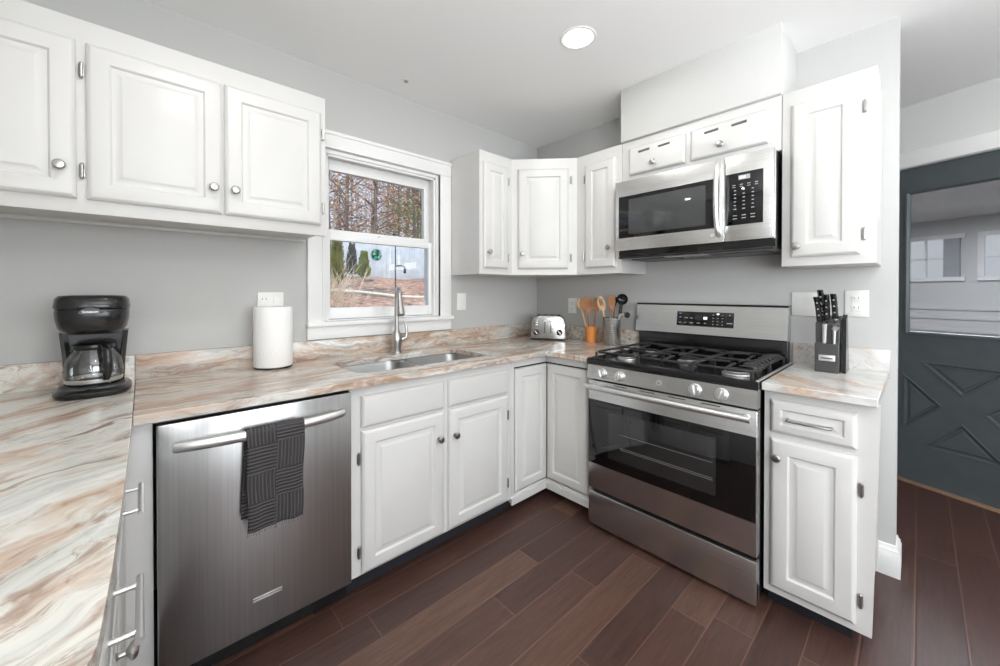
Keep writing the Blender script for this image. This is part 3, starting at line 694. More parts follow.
# storage drawer
m = MB(); fbox(m, FB, RU0, RU1, .018, .196, RW - .045, RW - .002, .006); m.build('storage_drawer', M['steel_v'], t)
m = MB(); fbox(m, FB, RU0 + .008, RU1 - .008, .19, .23, RW - .06, RW - .030); m.build('drawer_gap', M['black'], t)
for u in (RU0 + .03, RU1 - .03):
    for w in (.1, RW - .09):
        m = MB(); m.lathe([(.016, 0), (.016, .006), (.008, .008), (.008, .022)], FB @ Vector((u, 0, w)), 12); m.build('foot', M['black'], t)
# back guard
m = MB(); fbox(m, FB, RU0 - .03, RU1 - .02, .90, 1.020, .004, .068, .003); m.build('riser', M['black'], t)
m = MB(); rings = []
for u in (RU0 - .045, RU1 - .018): rings.append([FB @ Vector((u, v, w)) for v, w in ((1.018, .004), (1.018, .080), (1.022, .084), (1.188, .058), (1.192, .054), (1.192, .004))])
m.loft(rings); bgd = m.build('back_guard', M['steel_v'], t, 25)
m = MB(); fbox(m, FB, RU0 - .048, RU1 - .015, 1.191, 1.199, .002, .060, .002); m.build('top_cap', M['black'], bgd)
tilt = math.atan2(.026, .166)
K = FB @ Matrix.Translation((RC, 1.105, .0715)) @ Matrix.Rotation(-tilt, 4, 'X')
m = MB(); m.box(-.175, .130, -.037, .048, -.002, .002, .001, K); dp = m.build('display', M['blackglass'], bgd)
def legend(parent, K, spots, mat='key', name='key_legend'):
    m = MB()
    for x, y, w, h in spots: m.box(x - w / 2, x + w / 2, y - h / 2, y + h / 2, .0016, .0026, 0, K)
    o = m.build(name, M[mat], parent); o['kind'] = 'stuff'; return o
sp = []
for c in range(3):
    for r in range(4): sp.append((.026 + c * .024, .032 - r * .018, .007, .004))
for x, y, w in ((-.155, .036, .012), (-.155, .014, .010), (-.155, -.018, .014), (-.120, .010, .017), (-.092, .010, .015), (-.125, -.018, .010), (-.090, -.018, .018), (-.052, -.018, .018), (-.016, -.018, .010), (.110, .034, .007), (.110, -.012, .028)): sp.append((x, y, w, .0045))
legend(dp, K, sp)
SEG = {'0': 'abcdef', '1': 'bc', '2': 'abged', '3': 'abgcd', '4': 'fgbc', '5': 'afgcd', '6': 'afgedc', '7': 'abc', '8': 'abcdefg', '9': 'abcfgd'}
def seven(parent, K, text, x, y, h, mat='white_emit'):
    m = MB(); w = h * .55; th = h * .14
    for ch in text:
        if ch == ':':
            for yy in (-.2, .2): m.box(x - th / 2, x + th / 2, y + yy * h - th / 2, y + yy * h + th / 2, .0017, .0028, 0, K)
            x += w * .6; continue
        for sg in SEG[ch]:
            a = {'a': (0, w, h / 2), 'g': (0, w, 0), 'd': (0, w, -h / 2)}.get(sg)
            if a: m.box(x + a[0], x + a[1], y + a[2] - th / 2, y + a[2] + th / 2, .0017, .0028, 0, K)
            else:
                px_ = x + (w if sg in 'bc' else 0); py_ = y + (h / 4 if sg in 'bf' else -h / 4)
                m.box(px_ - th / 2, px_ + th / 2, py_ - h / 4, py_ + h / 4, .0017, .0028, 0, K)
        x += w * 1.5
    return m.build('clock_digits', M[mat], parent)
seven(dp, K, '88', -.024, .012, .013)
# burners and grates
BN = [(1.10, .20, .034), (1.10, .50, .042), (RC, .355, .040), (1.63, .20, .036), (1.63, .50, .046)]
for u, w, r in BN:
    c = FB @ Vector((u, .901, w))
    m = MB(); m.lathe([(r * 1.35, 0), (r * 1.30, .006), (r * 1.02, .012), (r * 1.0, .014), (r * .96, .014)], c, 30); b = m.build('burner', M['rawsteel'], t)
    m = MB(); m.lathe([(r * .96, .013), (r * .98, .017), (r * .90, .022), (r * .3, .023), (.001, .023)], c, 30); m.build('burner_cap', M['matte_black'], b)
ZG = .945
def grate(u0, u1, w0, w1, centres, fingers=False):
    m = MB(); g = .006
    def bar(a, b, z0=ZG, z1=ZG, r=g):
        m.tube([FB @ Vector((a[0], z0, a[1])), FB @ Vector((b[0], z1, b[1]))], r, 6)
    P = lambda u, w, z=ZG: FB @ Vector((u, z, w))
    rr = .03
    m.tube([P(x, y) for x, y in rrect(u0, u1, w0, w1, rr, 4)] + [P(u1, w1 - rr)], g, 6, caps=False)
    bar((u0, (w0 + w1) / 2), (u1, (w0 + w1) / 2))
    for cu, cw_ in centres:
        for a in range(4):
            an = math.radians(45 + 90 * a); an2 = math.radians(90 * a)
            d1 = (math.cos(an2), math.sin(an2))
            # arms from the frame towards the burner centre
            if a % 2 == 0: e1 = (u1 if d1[0] > 0 else u0, cw_)
            else: e1 = (cu, (w1 if cw_ + .02 > (w0 + w1) / 2 else (w0 + w1) / 2) if d1[1] > 0 else ((w0 + w1) / 2 if cw_ + .02 > (w0 + w1) / 2 else w0))
            s1 = (cu + d1[0] * .028, cw_ + d1[1] * .028)
            m.tube([P(*s1, ZG + .006), P((s1[0] * .7 + e1[0] * .3), (s1[1] * .7 + e1[1] * .3), ZG + .007), P(*e1, ZG)], [g * .8, g, g], 6)
    for cu_, cw2 in ((u0, w0), (u1, w0), (u0, w1), (u1, w1)):
        m.tube([P(cu_, cw2, .905), P(cu_, cw2, ZG)], [.008, .006], 6)
    for s_ in (u0, u1): m.tube([P(s_, (w0 + w1) / 2, .902), P(s_, (w0 + w1) / 2, ZG)], [.009, .006], 6)
    return m.build('grate', M['matte_black'], t, 50)
grate(RU0 + .028, RU0 + .258, .105, RW - .035, [(1.10, .20), (1.10, .50)])
grate(RU0 + .268, RU1 - .268, .105, RW - .035, [(RC, .20), (RC, .50)])
g3 = grate(RU1 - .258, RU1 - .028, .105, RW - .035, [(1.63, .20), (1.63, .50)])
for k in range(9):
    w = .16 + k * .056; m = MB()
    m.tube([FB @ Vector((RU1 - .026, .944, w)), FB @ Vector((RU1 - .040, .958, w)), FB @ Vector((RU1 - .085, .956, w + .002))], [.006, .0065, .004], 6)
    m.build('grate_finger', M['matte_black'], g3, 50)

# ------------------------------------------------------------------ microwave
t = thing('microwave_oven', (-.2, -1.353, 1.47), 'stainless steel over-the-range microwave with a curved handle and black keypad', 'microwave')
MU0, MU1, MV0, MV1, MW = .966, 1.742, 1.510, 1.914, .400
m = MB(); fbox(m, FB, MU0 + .003, MU1 - .001, 1.472, MV1 - .002, .004, MW - .034, .002); m.build('body', M['black'], t)
m = MB(); fbox(m, FB, MU1 - .012, MU1 + .001, MV0, MV1 - .001, MW - .036, MW - .020, .002); m.build('side_trim', M['satin'], t)
DS = 1.546
m = MB(); fbox(m, FB, MU0, DS - .001, MV0, MV1, MW - .034, MW, .004); dr = m.build('door', M['steel_mw'], t)
m = MB(); fbox(m, FB, MU0 + .022, DS - .046, MV0 + .072, MV1 - .090, MW - .002, MW + .002, .001); gl = m.build('door_glass', M['blackglass'], dr)
m = MB(); fbox(m, FB, MU0 + .085, DS - .085, MV0 + .092, MV1 - .112, MW + .001, MW + .0028, .0005); m.build('inner_window', M['mwwin'], dr)
m = MB(); N = 18
pts = [FB @ Vector((DS - .024, MV0 + .040 + .345 * k / N, MW + .010 + .034 * math.sin(PI * k / N) ** .6)) for k in range(N + 1)]
pts = [FB @ Vector((DS - .024, MV0 + .040, MW - .001))] + pts + [FB @ Vector((DS - .024, MV0 + .385, MW - .001))]
m.tube(pts, [.011] + [.0125] * (N + 1) + [.011], 14, flat=1.5); m.build('handle', M['satin'], dr)
m = MB(); fbox(m, FB, DS + .001, MU1 - .001, MV0, MV1, MW - .034, MW, .004); cp = m.build('control_panel', M['steel_mw'], t)
m = MB(); fbox(m, FB, DS + .004, MU1 - .040, MV0 + .075, MV1 - .085, MW - .002, MW + .002, .001); kp = m.build('keypad', M['blackglass'], cp)
K = FB @ Matrix.Translation((DS + .004 + .076, MV0 + .197, MW))
m = MB(); m.box(-.022, .025, .088, .109, .0015, .0028, 0, K); m.build('display', M['key'], kp)
sp = []
for c in range(4): sp += [(-.040 + c * .030, .066, .013, .0035), (-.040 + c * .030, .056, .013, .003)]
for c in range(3):
    for r in range(6): sp.append((-.036 + c * .036, .040 - r * .0175, .009 + .003 * (r > 4), .004))
    for r in range(2): sp.append((-.036 + c * .036, -.078 - r * .014, .017, .0035))
legend(kp, K, sp)
seven(kp, K, '888', -.016, .0985, .010)
K2 = FB @ Matrix.Translation((DS - .055, MV0 + .034, MW))
m = MB(); m.lathe([(.011, 0), (.011, .001), (.009, .0016), (.001, .0012)], F=K2, n=20); m.build('logo_badge', M['satin'], dr)
m = MB(); fbox(m, FB, MU0 + .012, MU1 - .003, 1.464, 1.476, .02, MW - .012, .004); bt = m.build('underside', M['plastic'], t)
for a, b in ((MU0 + .05, MU0 + .29), (MU1 - .29, MU1 - .05)):
    m = MB()
    fbox(m, FB, a, b, 1.460, 1.465, .14, .30, .001); m.build('grease_filter', M['dark_grey'], bt)
m = MB(); fbox(m, FB, 1.24, 1.44, 1.460, 1.465, .31, .37, .001); m.build('work_light', M['nickel'], bt)

# ------------------------------------------------------------------ outlets and switches
def plate(F, u0, u1, v0, v1, label, kind, cat='outlet', name='wall_outlet'):
    t = thing(name, tuple(F @ Vector(((u0 + u1) / 2, (v0 + v1) / 2, 0))), label, cat)
    m = MB(); fbox(m, F, u0, u1, v0, v1, .0005, .006, .003); m.build('cover_plate', M['outlet'], t)
    for k, c in enumerate(kind):
        uc = u0 + (u1 - u0) * (k + .5) / len(kind); vc = (v0 + v1) / 2
        if c == 'o':
            for dv in (-.022, .022):
                m = MB(); fbox(m, F, uc - .017, uc + .017, vc + dv - .015, vc + dv + .015, .005, .0085, .003); s_ = m.build('socket', M['outlet'], t)
                for du in (-.008, .007):
                    m = MB(); fbox(m, F, uc + du - .0012, uc + du + .0012, vc + dv - .001, vc + dv + .009, .008, .0088); m.build('slot', M['slot'], s_)
        elif c == 's':
            m = MB(); fbox(m, F, uc - .017, uc + .017, vc - .034, vc + .034, .005, .0085, .002); m.build('rocker', M['outlet'], t)
        elif c == 't':
            m = MB(); fbox(m, F, uc - .005, uc + .005, vc - .010, vc + .014, .005, .016, .002); m.build('toggle', M['outlet'], t)
plate(FA, -2.065, -1.950, 1.150, 1.268, 'white two-gang cover plate behind the paper towel roll', 'os', 'outlet', 'wall_outlet')
plate(FA, -.848, -.768, 1.142, 1.262, 'white light switch on the grey wall right of the sink window', 's', 'switch', 'light_switch')
plate(FB, .330, .408, 1.105, 1.222, 'pale outlet on the wall behind the wooden spoons', 'o')
plate(FB, 1.737, 1.838, 1.148, 1.268, 'plain white cover plate directly behind the knife handles', 'n', 'cover plate', 'blank_cover_plate')
plate(FB, 1.940, 2.022, 1.153, 1.276, 'white duplex outlet on the wall right of the knife block', 'o')

# ------------------------------------------------------------------ coffee maker and its carafe
cx, cy = -2.612, -.185
def EL(prof_c, rx, ry, z, n=40, front=1.0):
    """rounded-rectangle / superellipse ring"""
    out = []
    for k in range(n):
        a = 2 * PI * k / n; c, s = math.cos(a), math.sin(a); p = .62
        out.append((prof_c[0] + rx * math.copysign(abs(c) ** p, c), prof_c[1] + ry * math.copysign(abs(s) ** p, s), z))
    return out
t = thing('coffee_maker', (cx, cy, ZC), 'black drip coffee maker with grey base on the left countertop corner', 'coffee maker')
m = MB(); m.loft([EL((cx, cy - .01), rx, ry, ZC + z) for rx, ry, z in ((.092, .120, 0), (.098, .126, .008), (.098, .126, .018), (.090, .118, .027), (.085, .112, .028))]); m.build('base', M['plastic'], t, 40)
m = MB(); m.loft([EL((cx, cy - .03), rx, ry, ZC + z) for rx, ry, z in ((.082, .090, .027), (.080, .088, .031), (.060, .066, .032))]); m.build('base_top', M['dark_grey'], t, 40)
m = MB(); m.lathe([(.066, 0), (.066, .004), (.055, .005), (.001, .005)], (cx, cy - .02, ZC + .030), 32); m.build('warming_plate', M['black'], t)
K = frame((cx + .002, cy - .128, ZC + .026), (1, 0, 0), (0, -.35, .94))
K = Matrix.Translation((cx, cy - .118, ZC + .0275))
m = MB(); m.lathe([(.012, 0), (.012, .002), (.009, .004), (.001, .0045)], F=K, n=20, sx=1.3); m.build('power_switch', M['plastic'], t)
m = MB()     # rear water column with side wings
rings = []
for z, wx in ((ZC + .026, .076), (ZC + .12, .080), (ZC + .215, .088)):
    rings.append([(cx - wx, cy + .108, z), (cx + wx, cy + .108, z), (cx + wx, cy + .01, z), (cx + wx - .012, cy - .010, z), (cx + wx - .016, cy + .055, z), (cx - wx + .016, cy + .055, z), (cx - wx + .012, cy - .010, z), (cx - wx, cy + .01, z)])
m.loft(rings); m.build('water_tank', M['plastic'], t, 30)
m = MB(); m.loft([EL((cx, cy - .012), rx, ry, ZC + z) for rx, ry, z in ((.062, .075, .212), (.076, .098, .218), (.086, .110, .234), (.092, .119, .262), (.0935, .121, .290), (.092, .119, .297))]); m.build('brew_head', M['plastic'], t, 40)
m = MB(); m.loft([EL((cx, cy - .012), rx, ry, ZC + z) for rx, ry, z in ((.088, .115, .295), (.0945, .122, .301), (.0955, .123, .307), (.092, .119, .334), (.084, .108, .344), (.062, .082, .346), (.058, .076, .341), (.001, .001, .341))]); lid = m.build('lid', M['plastic'], t, 40)
m = MB(); m.loft([[(cx + dx, cy - .136 - oy, ZC + z) for dx, z in ((-.030, .287), (-.020, .301), (0, .306), (.020, .301), (.030, .287), (.018, .284), (-.018, .284))] for oy in (-.008, .006)]); m.build('lid_tab', M['dark_grey'], t)
f = bpy.data.curves.new('logo', 'FONT'); f.body = 'SUNBEAM'; f.size = .0085; f.extrude = .0004; f.align_x = 'CENTER'
fo = bpy.data.objects.new('logo_tmp', f); COL.objects.link(fo); dg = bpy.context.evaluated_depsgraph_get()
me = bpy.data.meshes.new_from_object(fo.evaluated_get(dg)); bpy.data.objects.remove(fo)
m = MB(); tb = bmesh.new(); tb.from_mesh(me); m.merge(tb, frame((cx, cy - .1445, ZC + .288), (1, 0, 0), (0, -1, 0))); m.build('nameplate', M['satin'], t)

kx, ky, kz = cx, cy - .022, ZC + .036
t = thing('coffee_carafe', (kx, ky, kz), 'empty glass coffee carafe with black handle sitting in the coffee maker', 'carafe')
prof = [(.062, 0), (.070, .006), (.075, .026), (.0765, .050), (.071, .084), (.056, .112), (.050, .124)]
m = MB(); m.lathe(prof, (kx, ky, kz), 40, caps=False); m.lathe([(.001, .0012), (.060, .0012)], (kx, ky, kz), 40, caps=False); m.build('glass_body', M['carafe'], t, 60)
m = MB(); m.lathe([(.051, .120), (.055, .123), (.057, .130), (.055, .137), (.046, .142), (.020, .146), (.001, .146)], (kx, ky, kz), 40); m.build('collar_lid', M['plastic'], t)
m = MB(); m.lathe([(.0715, .006), (.0735, .008), (.0750, .018), (.0735, .020)], (kx, ky, kz), 40, caps=False); m.build('band', M['satin'], t)
a = math.radians(-68); dx, dy = math.cos(a), math.sin(a)
m = MB(); m.tube([(kx + dx * r, ky + dy * r, kz + z) for r, z in ((.052, .132), (.080, .133), (.100, .118), (.106, .085), (.104, .048), (.094, .026), (.078, .022))], [.009, .011, .012, .0125, .012, .010, .007], 12, flat=1.1); m.build('handle', M['plastic'], t)

# ------------------------------------------------------------------ paper towels
px_, py_ = -2.022, -.115
t = thing('paper_towel_roll', (px_, py_, ZC), 'white paper towel roll standing upright on the countertop by the window', 'paper towels')
m = MB(); m.lathe([(.078, 0), (.080, .003), (.078, .008), (.020, .010)], (px_, py_, ZC), 36); m.build('stand_base', M['plastic'], t)
m = MB(); m.lathe([(.020, .009), (.080, .009), (.0825, .013), (.083, .150), (.0825, .284), (.080, .288), (.022, .288), (.021, .28), (.021, .02)], (px_, py_, ZC), 48, caps=False); m.build('roll', M['paper'], t, 40)
m = MB(); m.lathe([(.0205, .02), (.0205, .287), (.0185, .287), (.0185, .02)], (px_, py_, ZC), 24); m.build('cardboard_core', M['palewood'], t)

# ------------------------------------------------------------------ toaster
o_ = Vector((-.262, -.338, ZC)); u = Vector((.151, -.216, 0)).normalized(); w = Vector((u.y, -u.x, 0))
FT = frame(o_, u, w)
t = thing('toaster', tuple(o_ - w * .09), 'chrome four-slice toaster with two black dials in the counter corner', 'toaster')
hw = .130
prof = [(-hw + .004, .016), (-hw, .022), (-hw + .006, .130), (-hw + .016, .162), (-hw + .040, .180), (-hw + .07, .185), (hw - .07, .185), (hw - .040, .180), (hw - .016, .162), (hw - .006, .130), (hw, .022), (hw - .004, .016)]
m = MB(); m.loft([[FT @ Vector((a * s_, .016 + (b - .016) * s2, wz)) for a, b in prof] for wz, s_, s2 in ((-.178, .96, .97), (-.172, 1, 1), (-.010, 1, 1), (0, .975, .975), (.002, .94, .95))]); m.build('body', M['steel_x'], t, 30)
m = MB(); fbox(m, FT, -hw + .002, hw - .002, .004, .018, -.176, .001, .004); m.build('base', M['plastic'], t)
for a in (-.075, -.025, .025, .075):
    m = MB(); fbox(m, FT, a - .011, a + .011, .1845, .1865, -.155, -.025, .001); m.build('bread_slot', M['black'], t)
for a in (-.085, .085):
    K = FT @ Matrix.Translation((a, .060, .002))
    m = MB(); m.lathe([(.022, 0), (.022, .004), (.017, .006), (.016, .016), (.001, .017)], F=K, n=26); dl = m.build('dial', M['plastic'], t)
    m = MB(); m.box(-.003, .003, -.016, .016, .014, .0185, .001, K @ Matrix.Rotation(math.radians(40), 4, 'Z')); m.build('pointer', M['satin'], dl)
    for k in range(3):
        m = MB(); fbox(m, FT, a - .010, a + .010, .112 + k * .016, .120 + k * .016, .001, .006, .002); m.build('button', M['satin'], t)
for a in (-.022, .022):
    m = MB(); fbox(m, FT, a - .0025, a + .0025, .055, .150, .0015, .0032); m.build('lever_slot', M['black'], t)
    m = MB(); fbox(m, FT, a - .013, a + .013, .138, .150, .003, .020, .003); m.build('lever', M['satin'], t)

# ------------------------------------------------------------------ utensil holders and utensils
wc = Vector((-.115, -.612, ZC))
t = one('utensil_cup', MB().lathe([(.001, 0), (.036, 0), (.038, .002), (.040, .110), (.0400, .114), (.037, .114), (.035, .006), (.001, .006)], wc, 32, caps=False), M['orangewood'], tuple(wc), 'orange wooden cup holding wooden spoons beside the stove', 'utensil holder')
def spoon(base, tip, hl, hw_, mat, label, slots=0, flatdir=None, name='wooden_spoon', rh=.0055, cat='spoon', group=None, spat=False):
    """handle from base to tip, an oval or blade-shaped head beyond it"""
    b = Vector(base); e = Vector(tip); d = (e - b).normalized(); f = Vector(flatdir or (-1, -.5, 0)); side = d.cross(f).normalized(); nrm = side.cross(d).normalized()
    F = Matrix(((side.x, d.x, nrm.x, e.x), (side.y, d.y, nrm.y, e.y), (side.z, d.z, nrm.z, e.z), (0, 0, 0, 1)))
    m = MB(); m.tube([b, b.lerp(e, .5), e + d * .012], [rh, rh * .95, rh * 1.1], 10); 
    rings = []; N = 12
    for k in range(N + 1):
        s_ = k / N; y = hl * s_
        if spat: wd = hw_ * (.35 + .65 * min(1, s_ * 1.8)) * (1 if s_ < .93 else .86)
        else: wd = hw_ * max(.14, math.sin(PI * min(1, .06 + s_ * .93)) ** .62)
        th = .0045 - .002 * s_; bow = .008 * math.sin(PI * s_)
        rings.append([F @ Vector((x * wd, y, bow * (x * x - 1) + z * th)) for x, z in ((-1, 0), (-.6, 1), (0, 1), (.6, 1), (1, 0), (.6, -1), (0, -1), (-.6, -1))])
    m.loft(rings); o = m.build(name, mat, None, 50, origin=tuple(b)); tag(o, label, cat, group)
    for k in range(slots):
        x = (k - (slots - 1) / 2) * hw_ * .5
        mm = MB(); mm.box(x - .0022, x + .0022, hl * .35, hl * .82, -.006, .0065, 0, F); mm.build('slot', M['slot'], o)
    return o
c = wc + Vector((0, 0, .012))
spoon(c + Vector((.0, .012, 0)), (-.150, -.555, 1.140), .085, .021, M['palewood'], 'pale thin wooden spoon leaning left out of the orange cup', group='wooden utensils in the cup')
spoon(c + Vector((-.004, .0, 0)), (-.150, -.607, 1.125), .118, .040, M['wood'], 'wide brown wooden spoon, tallest in the orange cup', group='wooden utensils in the cup')
spoon(c + Vector((.004, -.012, 0)), (-.125, -.655, 1.130), .105, .027, M['wood'], 'narrow brown wooden spoon leaning right out of the orange cup', group='wooden utensils in the cup')
sc_ = Vector((-.118, -.776, ZC))
t = thing('utensil_canister', tuple(sc_), 'tall perforated stainless steel canister full of utensils beside the stove', 'utensil holder')
m = MB(); m.lathe([(.001, 0), (.056, 0), (.058, .003), (.058, .182), (.0590, .186), (.055, .186), (.054, .005), (.001, .005)], sc_, 40, caps=False); m.build('canister', M['steel_x'], t)
m = MB()
for a in range(26):
    for r in range(11):
        an = math.radians(150 + a * 7.5); z = .022 + r * .0145
        K = frame(sc_ + Vector((.0583 * math.cos(an), .0583 * math.sin(an), z)), (-math.sin(an), math.cos(an), 0), (math.cos(an), math.sin(an), 0))
        m.poly([K @ Vector((.0026 * math.cos(q), .0026 * math.sin(q), .0003)) for q in [2 * PI * k / 6 for k in range(6)]], [range(6)])
h_ = m.build('perforation', M['slot'], t); h_['kind'] = 'stuff'
c = sc_ + Vector((0, 0, .014))
spoon(c + Vector((.0, .020, 0)), (-.150, -.728, 1.140), .105, .028, M['palewood'], 'pale slotted wooden spoon at the left of the steel canister', 2, group='utensils in the canister', name='slotted_spoon')
spoon(c + Vector((.01, -.01, 0)), (-.135, -.790, 1.140), .105, .024, M['wood'], 'flat brown wooden spatula in the middle of the steel canister', 0, group='utensils in the canister', name='wooden_spatula', cat='spatula', spat=True)
spoon(c + Vector((.02, .02, 0)), (-.070, -.765, 1.160), .075, .018, M['plastic'], 'slim black utensil handle behind the slotted spoon in the canister', 0, group='utensils in the canister', name='black_spatula', cat='spatula', rh=.006, spat=True)
# black ladle-like tool with a round ring head, and a black and chrome tool hanging over the rim
t = thing('ladle', tuple(c), 'black ladle with a round head rising above the steel canister', 'ladle', 'utensils in the canister')
b0, b1 = c + Vector((.012, -.025, 0)), Vector((-.098, -.836, 1.190))
m = MB(); m.tube([b0, b0.lerp(b1, .5), b1], [.006, .008, .011], 10); m.build('handle', M['plastic'], t)
m = MB(); K = frame(b1 + Vector((-.004, -.008, .030)), (.45, -.9, 0), (-.85, -.45, .0)); m.lathe([(.036, .004), (.037, 0), (.034, -.010), (.022, -.019), (.001, -.023), (.001, -.020), (.020, -.016), (.031, -.008), (.033, .003)], F=K, n=28, caps=False); m.build('bowl', M['plastic'], t, 50)
t = thing('can_opener', (-.125, -.855, 1.09), 'black and chrome hand tool hooked over the right rim of the canister', 'kitchen tool')
m = MB(); m.tube([(-.125, -.835, 1.085), (-.130, -.850, 1.118), (-.128, -.880, 1.125)], [.010, .014, .012], 12); m.build('head', M['chrome'], t)
m = MB(); m.lathe([(.001, -.010), (.018, -.008), (.020, 0), (.018, .008), (.001, .010)], F=frame((-.125, -.893, 1.118), (0, 1, 0), (-1, 0, 0)), n=20); m.build('crank', M['plastic'], t)

# ------------------------------------------------------------------ knife block and knives
KY0, KY1 = -1.862, -1.944
t = thing('knife_block', (-.17, -1.903, ZC), 'dark grey slanted knife block on the right countertop', 'knife block')
m = MB(); m.loft([[(x, y, ZC + z) for x, z in ((-.232, .0), (-.238, .128), (-.212, .132), (-.222, .218), (-.120, .250), (-.085, .0))] for y in (KY0, KY1)]); kb = m.build('block', M['dark_grey'], t)
eo = kb.modifiers.new('edge', 'BEVEL'); eo.width = .003; eo.segments = 2
m = MB(); m.loft([[(x, y, ZC + z) for x, z in ((-.205, 0), (-.195, .236), (-.150, .256), (-.088, .0))] for y in (KY1 - .004, KY1 - .020)]); m.build('side_board', M['plastic'], t)
m = MB(); m.box(-.2395, -.2365, KY0 - .014, KY1 + .012, ZC + .052, ZC + .078, .001); b = m.build('nameplate', M['satin'], t)
m = MB(); m.box(-.2403, -.2393, KY0 - .022, KY1 + .020, ZC + .062, ZC + .067, 0); m.build('engraving', M['dark_grey'], b)
for k in range(3):
    m = MB(); y = KY0 - .014 - k * .026; m.box(-.214, -.150, y - .002, y + .002, ZC + .218, ZC + .228, 0, None); m.build('knife_slot', M['black'], t)
def knife(x, y, z, dirv, L, label, r=.013, bend=.010):
    d = Vector(dirv).normalized(); p = Vector((x, y, z))
    t = thing('kitchen_knife', (x, y, z), label, 'knife', 'knives in the block')
    side = Vector((0, 1, 0)); fwd = d.cross(side).normalized()
    m = MB(); rings = []
    for k in range(10):
        s_ = k / 9; c = p + d * (L * s_) + fwd * (bend * math.sin(PI * s_ * .95) * -1 + (0.010 * max(0, s_ - .8) * 5)); hw_ = r * 1.30 * (.82 + .22 * math.sin(PI * s_ * 1.3) + (.28 if s_ > .85 else 0)) * (1 if k < 9 else .7)
        rings.append([c + fwd * (a * hw_) + side * (b * .0105) for a, b in ((-1, -.5), (-1, .5), (-.5, 1), (.5, 1), (1, .5), (1, -.5), (.5, -1), (-.5, -1))])
    m.loft(rings); h = m.build('handle', M['black'], t, 50)
    m = MB(); c = p + d * .002; m.tube([p - d * .02, c, c + d * .006], [.0085, .010, .010], 10, flat=.8); m.build('bolster', M['satin'], t)
    for q in (.25, .5, .75):
        m = MB(); c = p + d * (L * q) + fwd * (-bend * math.sin(PI * q * .95)); m.tube([c - side * .0112, c + side * .0112], .0036, 8)
        m.tube([c - fwd * (r * 1.35 + .001), c + fwd * (r * 1.35 + .001)], .0034, 8); m.build('rivet', M['satin'], h)
knife(-.195, -1.874, 1.136, (-.10, .10, 1), .112, 'black handled knife at the left front of the block, lowest handle', .012)
knife(-.160, -1.882, 1.150, (-.08, .08, 1), .130, 'tallest black handled knife at the back left of the block', .016)
knife(-.182, -1.898, 1.142, (-.14, .02, 1), .118, 'black handled knife in the middle of the block', .013)
knife(-.172, -1.925, 1.150, (-.10, .06, 1), .112, 'black handled knife at the right of the block', .013)
t = thing('kitchen_shears', (-.222, -1.893, ZC + .13), 'steel kitchen shears in the front pocket of the knife block', 'scissors')
m = MB(); m.tube([(-.2245, -1.893, ZC + .10), (-.2285, -1.895, ZC + .215)], [.006, .009], 8, flat=.5); m.build('shank', M['satin'], t)
t = thing('sharpening_steel', (-.222, -1.925, ZC + .13), 'shorter steel rod in the front pocket of the knife block, right of the shears', 'sharpening steel')
m = MB(); m.tube([(-.2245, -1.926, ZC + .10), (-.2285, -1.928, ZC + .190)], [.005, .006], 10); m.build('rod', M['satin'], t)
m = MB(); m.tube([(-.2285, -1.928, ZC + .190), (-.229, -1.934, ZC + .206)], [.010, .012], 10); m.build('cap', M['satin'], t)

# ------------------------------------------------------------------ hall door
def plate_holes(outer, holes, w0, w1, F):
    bm = bmesh.new(); ee = []
    for P in [outer] + holes:
        v = [bm.verts.new((x, y, w1)) for x, y in P]; ee += [bm.edges.new((v[i], v[(i + 1) % len(v)])) for i in range(len(v))]
    bmesh.ops.triangle_fill(bm, use_beauty=True, use_dissolve=False, edges=ee)
    r = bmesh.ops.extrude_face_region(bm, geom=bm.faces[:])
    for v in [g for g in r['geom'] if isinstance(g, bmesh.types.BMVert)]: v.co.z = w0
    bmesh.ops.transform(bm, matrix=F, verts=bm.verts); mb = MB(); mb.bm.free(); mb.bm = bm; return mb
def inset(P, d):
    n = len(P); out = []; cx_ = sum(p[0] for p in P) / n; cy_ = sum(p[1] for p in P) / n
    A = sum(P[i][0] * P[(i + 1) % n][1] - P[(i + 1) % n][0] * P[i][1] for i in range(n)); sg = 1 if A > 0 else -1
    for i in range(n):
        p0, p1, p2 = Vector(P[i - 1]), Vector(P[i]), Vector(P[(i + 1) % n])
        e1 = (p1 - p0).normalized(); e2 = (p2 - p1).normalized(); n1 = Vector((-e1.y, e1.x)) * sg; n2 = Vector((-e2.y, e2.x)) * sg
        b = (n1 + n2); b = b / b.length_squared * 2 if b.length > 1e-6 else n1
        out.append(tuple(p1 + b * d))
    return out
m = MB()     # casing around the opening
fbox(m, FH, DU0 - .10, DU0 - .005, 0, 2.20, 0, .02, .003); fbox(m, FH, DU1, DU1 + .095, 0, 2.20, 0, .02, .003); fbox(m, FH, DU0 - .10, DU1 + .095, 2.098, 2.20, 0, .022, .003)
dstr = struct('door_1', m, M['trim'])
UC = .289
tri = [[(.024, .356), (.203, .540), (.024, .716)], [(.107, .811), (UC, .627), (UC * 2 - .107, .811)], [(.115, .257), (UC, .454), (UC * 2 - .115, .257)], [(UC * 2 - .024, .356), (UC * 2 - .203, .540), (UC * 2 - .024, .716)]]
glr = [(.034, .994), (UC * 2 - .034, .994), (UC * 2 - .034, 1.934), (.034, 1.934)]
WD = -.012
m = plate_holes([(DU0, .004), (DU1 - .005, .004), (DU1 - .005, 2.090), (DU0, 2.090)], tri + [glr], WD - .042, WD, FH)
leaf = m.build('door_leaf', M['doorpaint'], dstr)
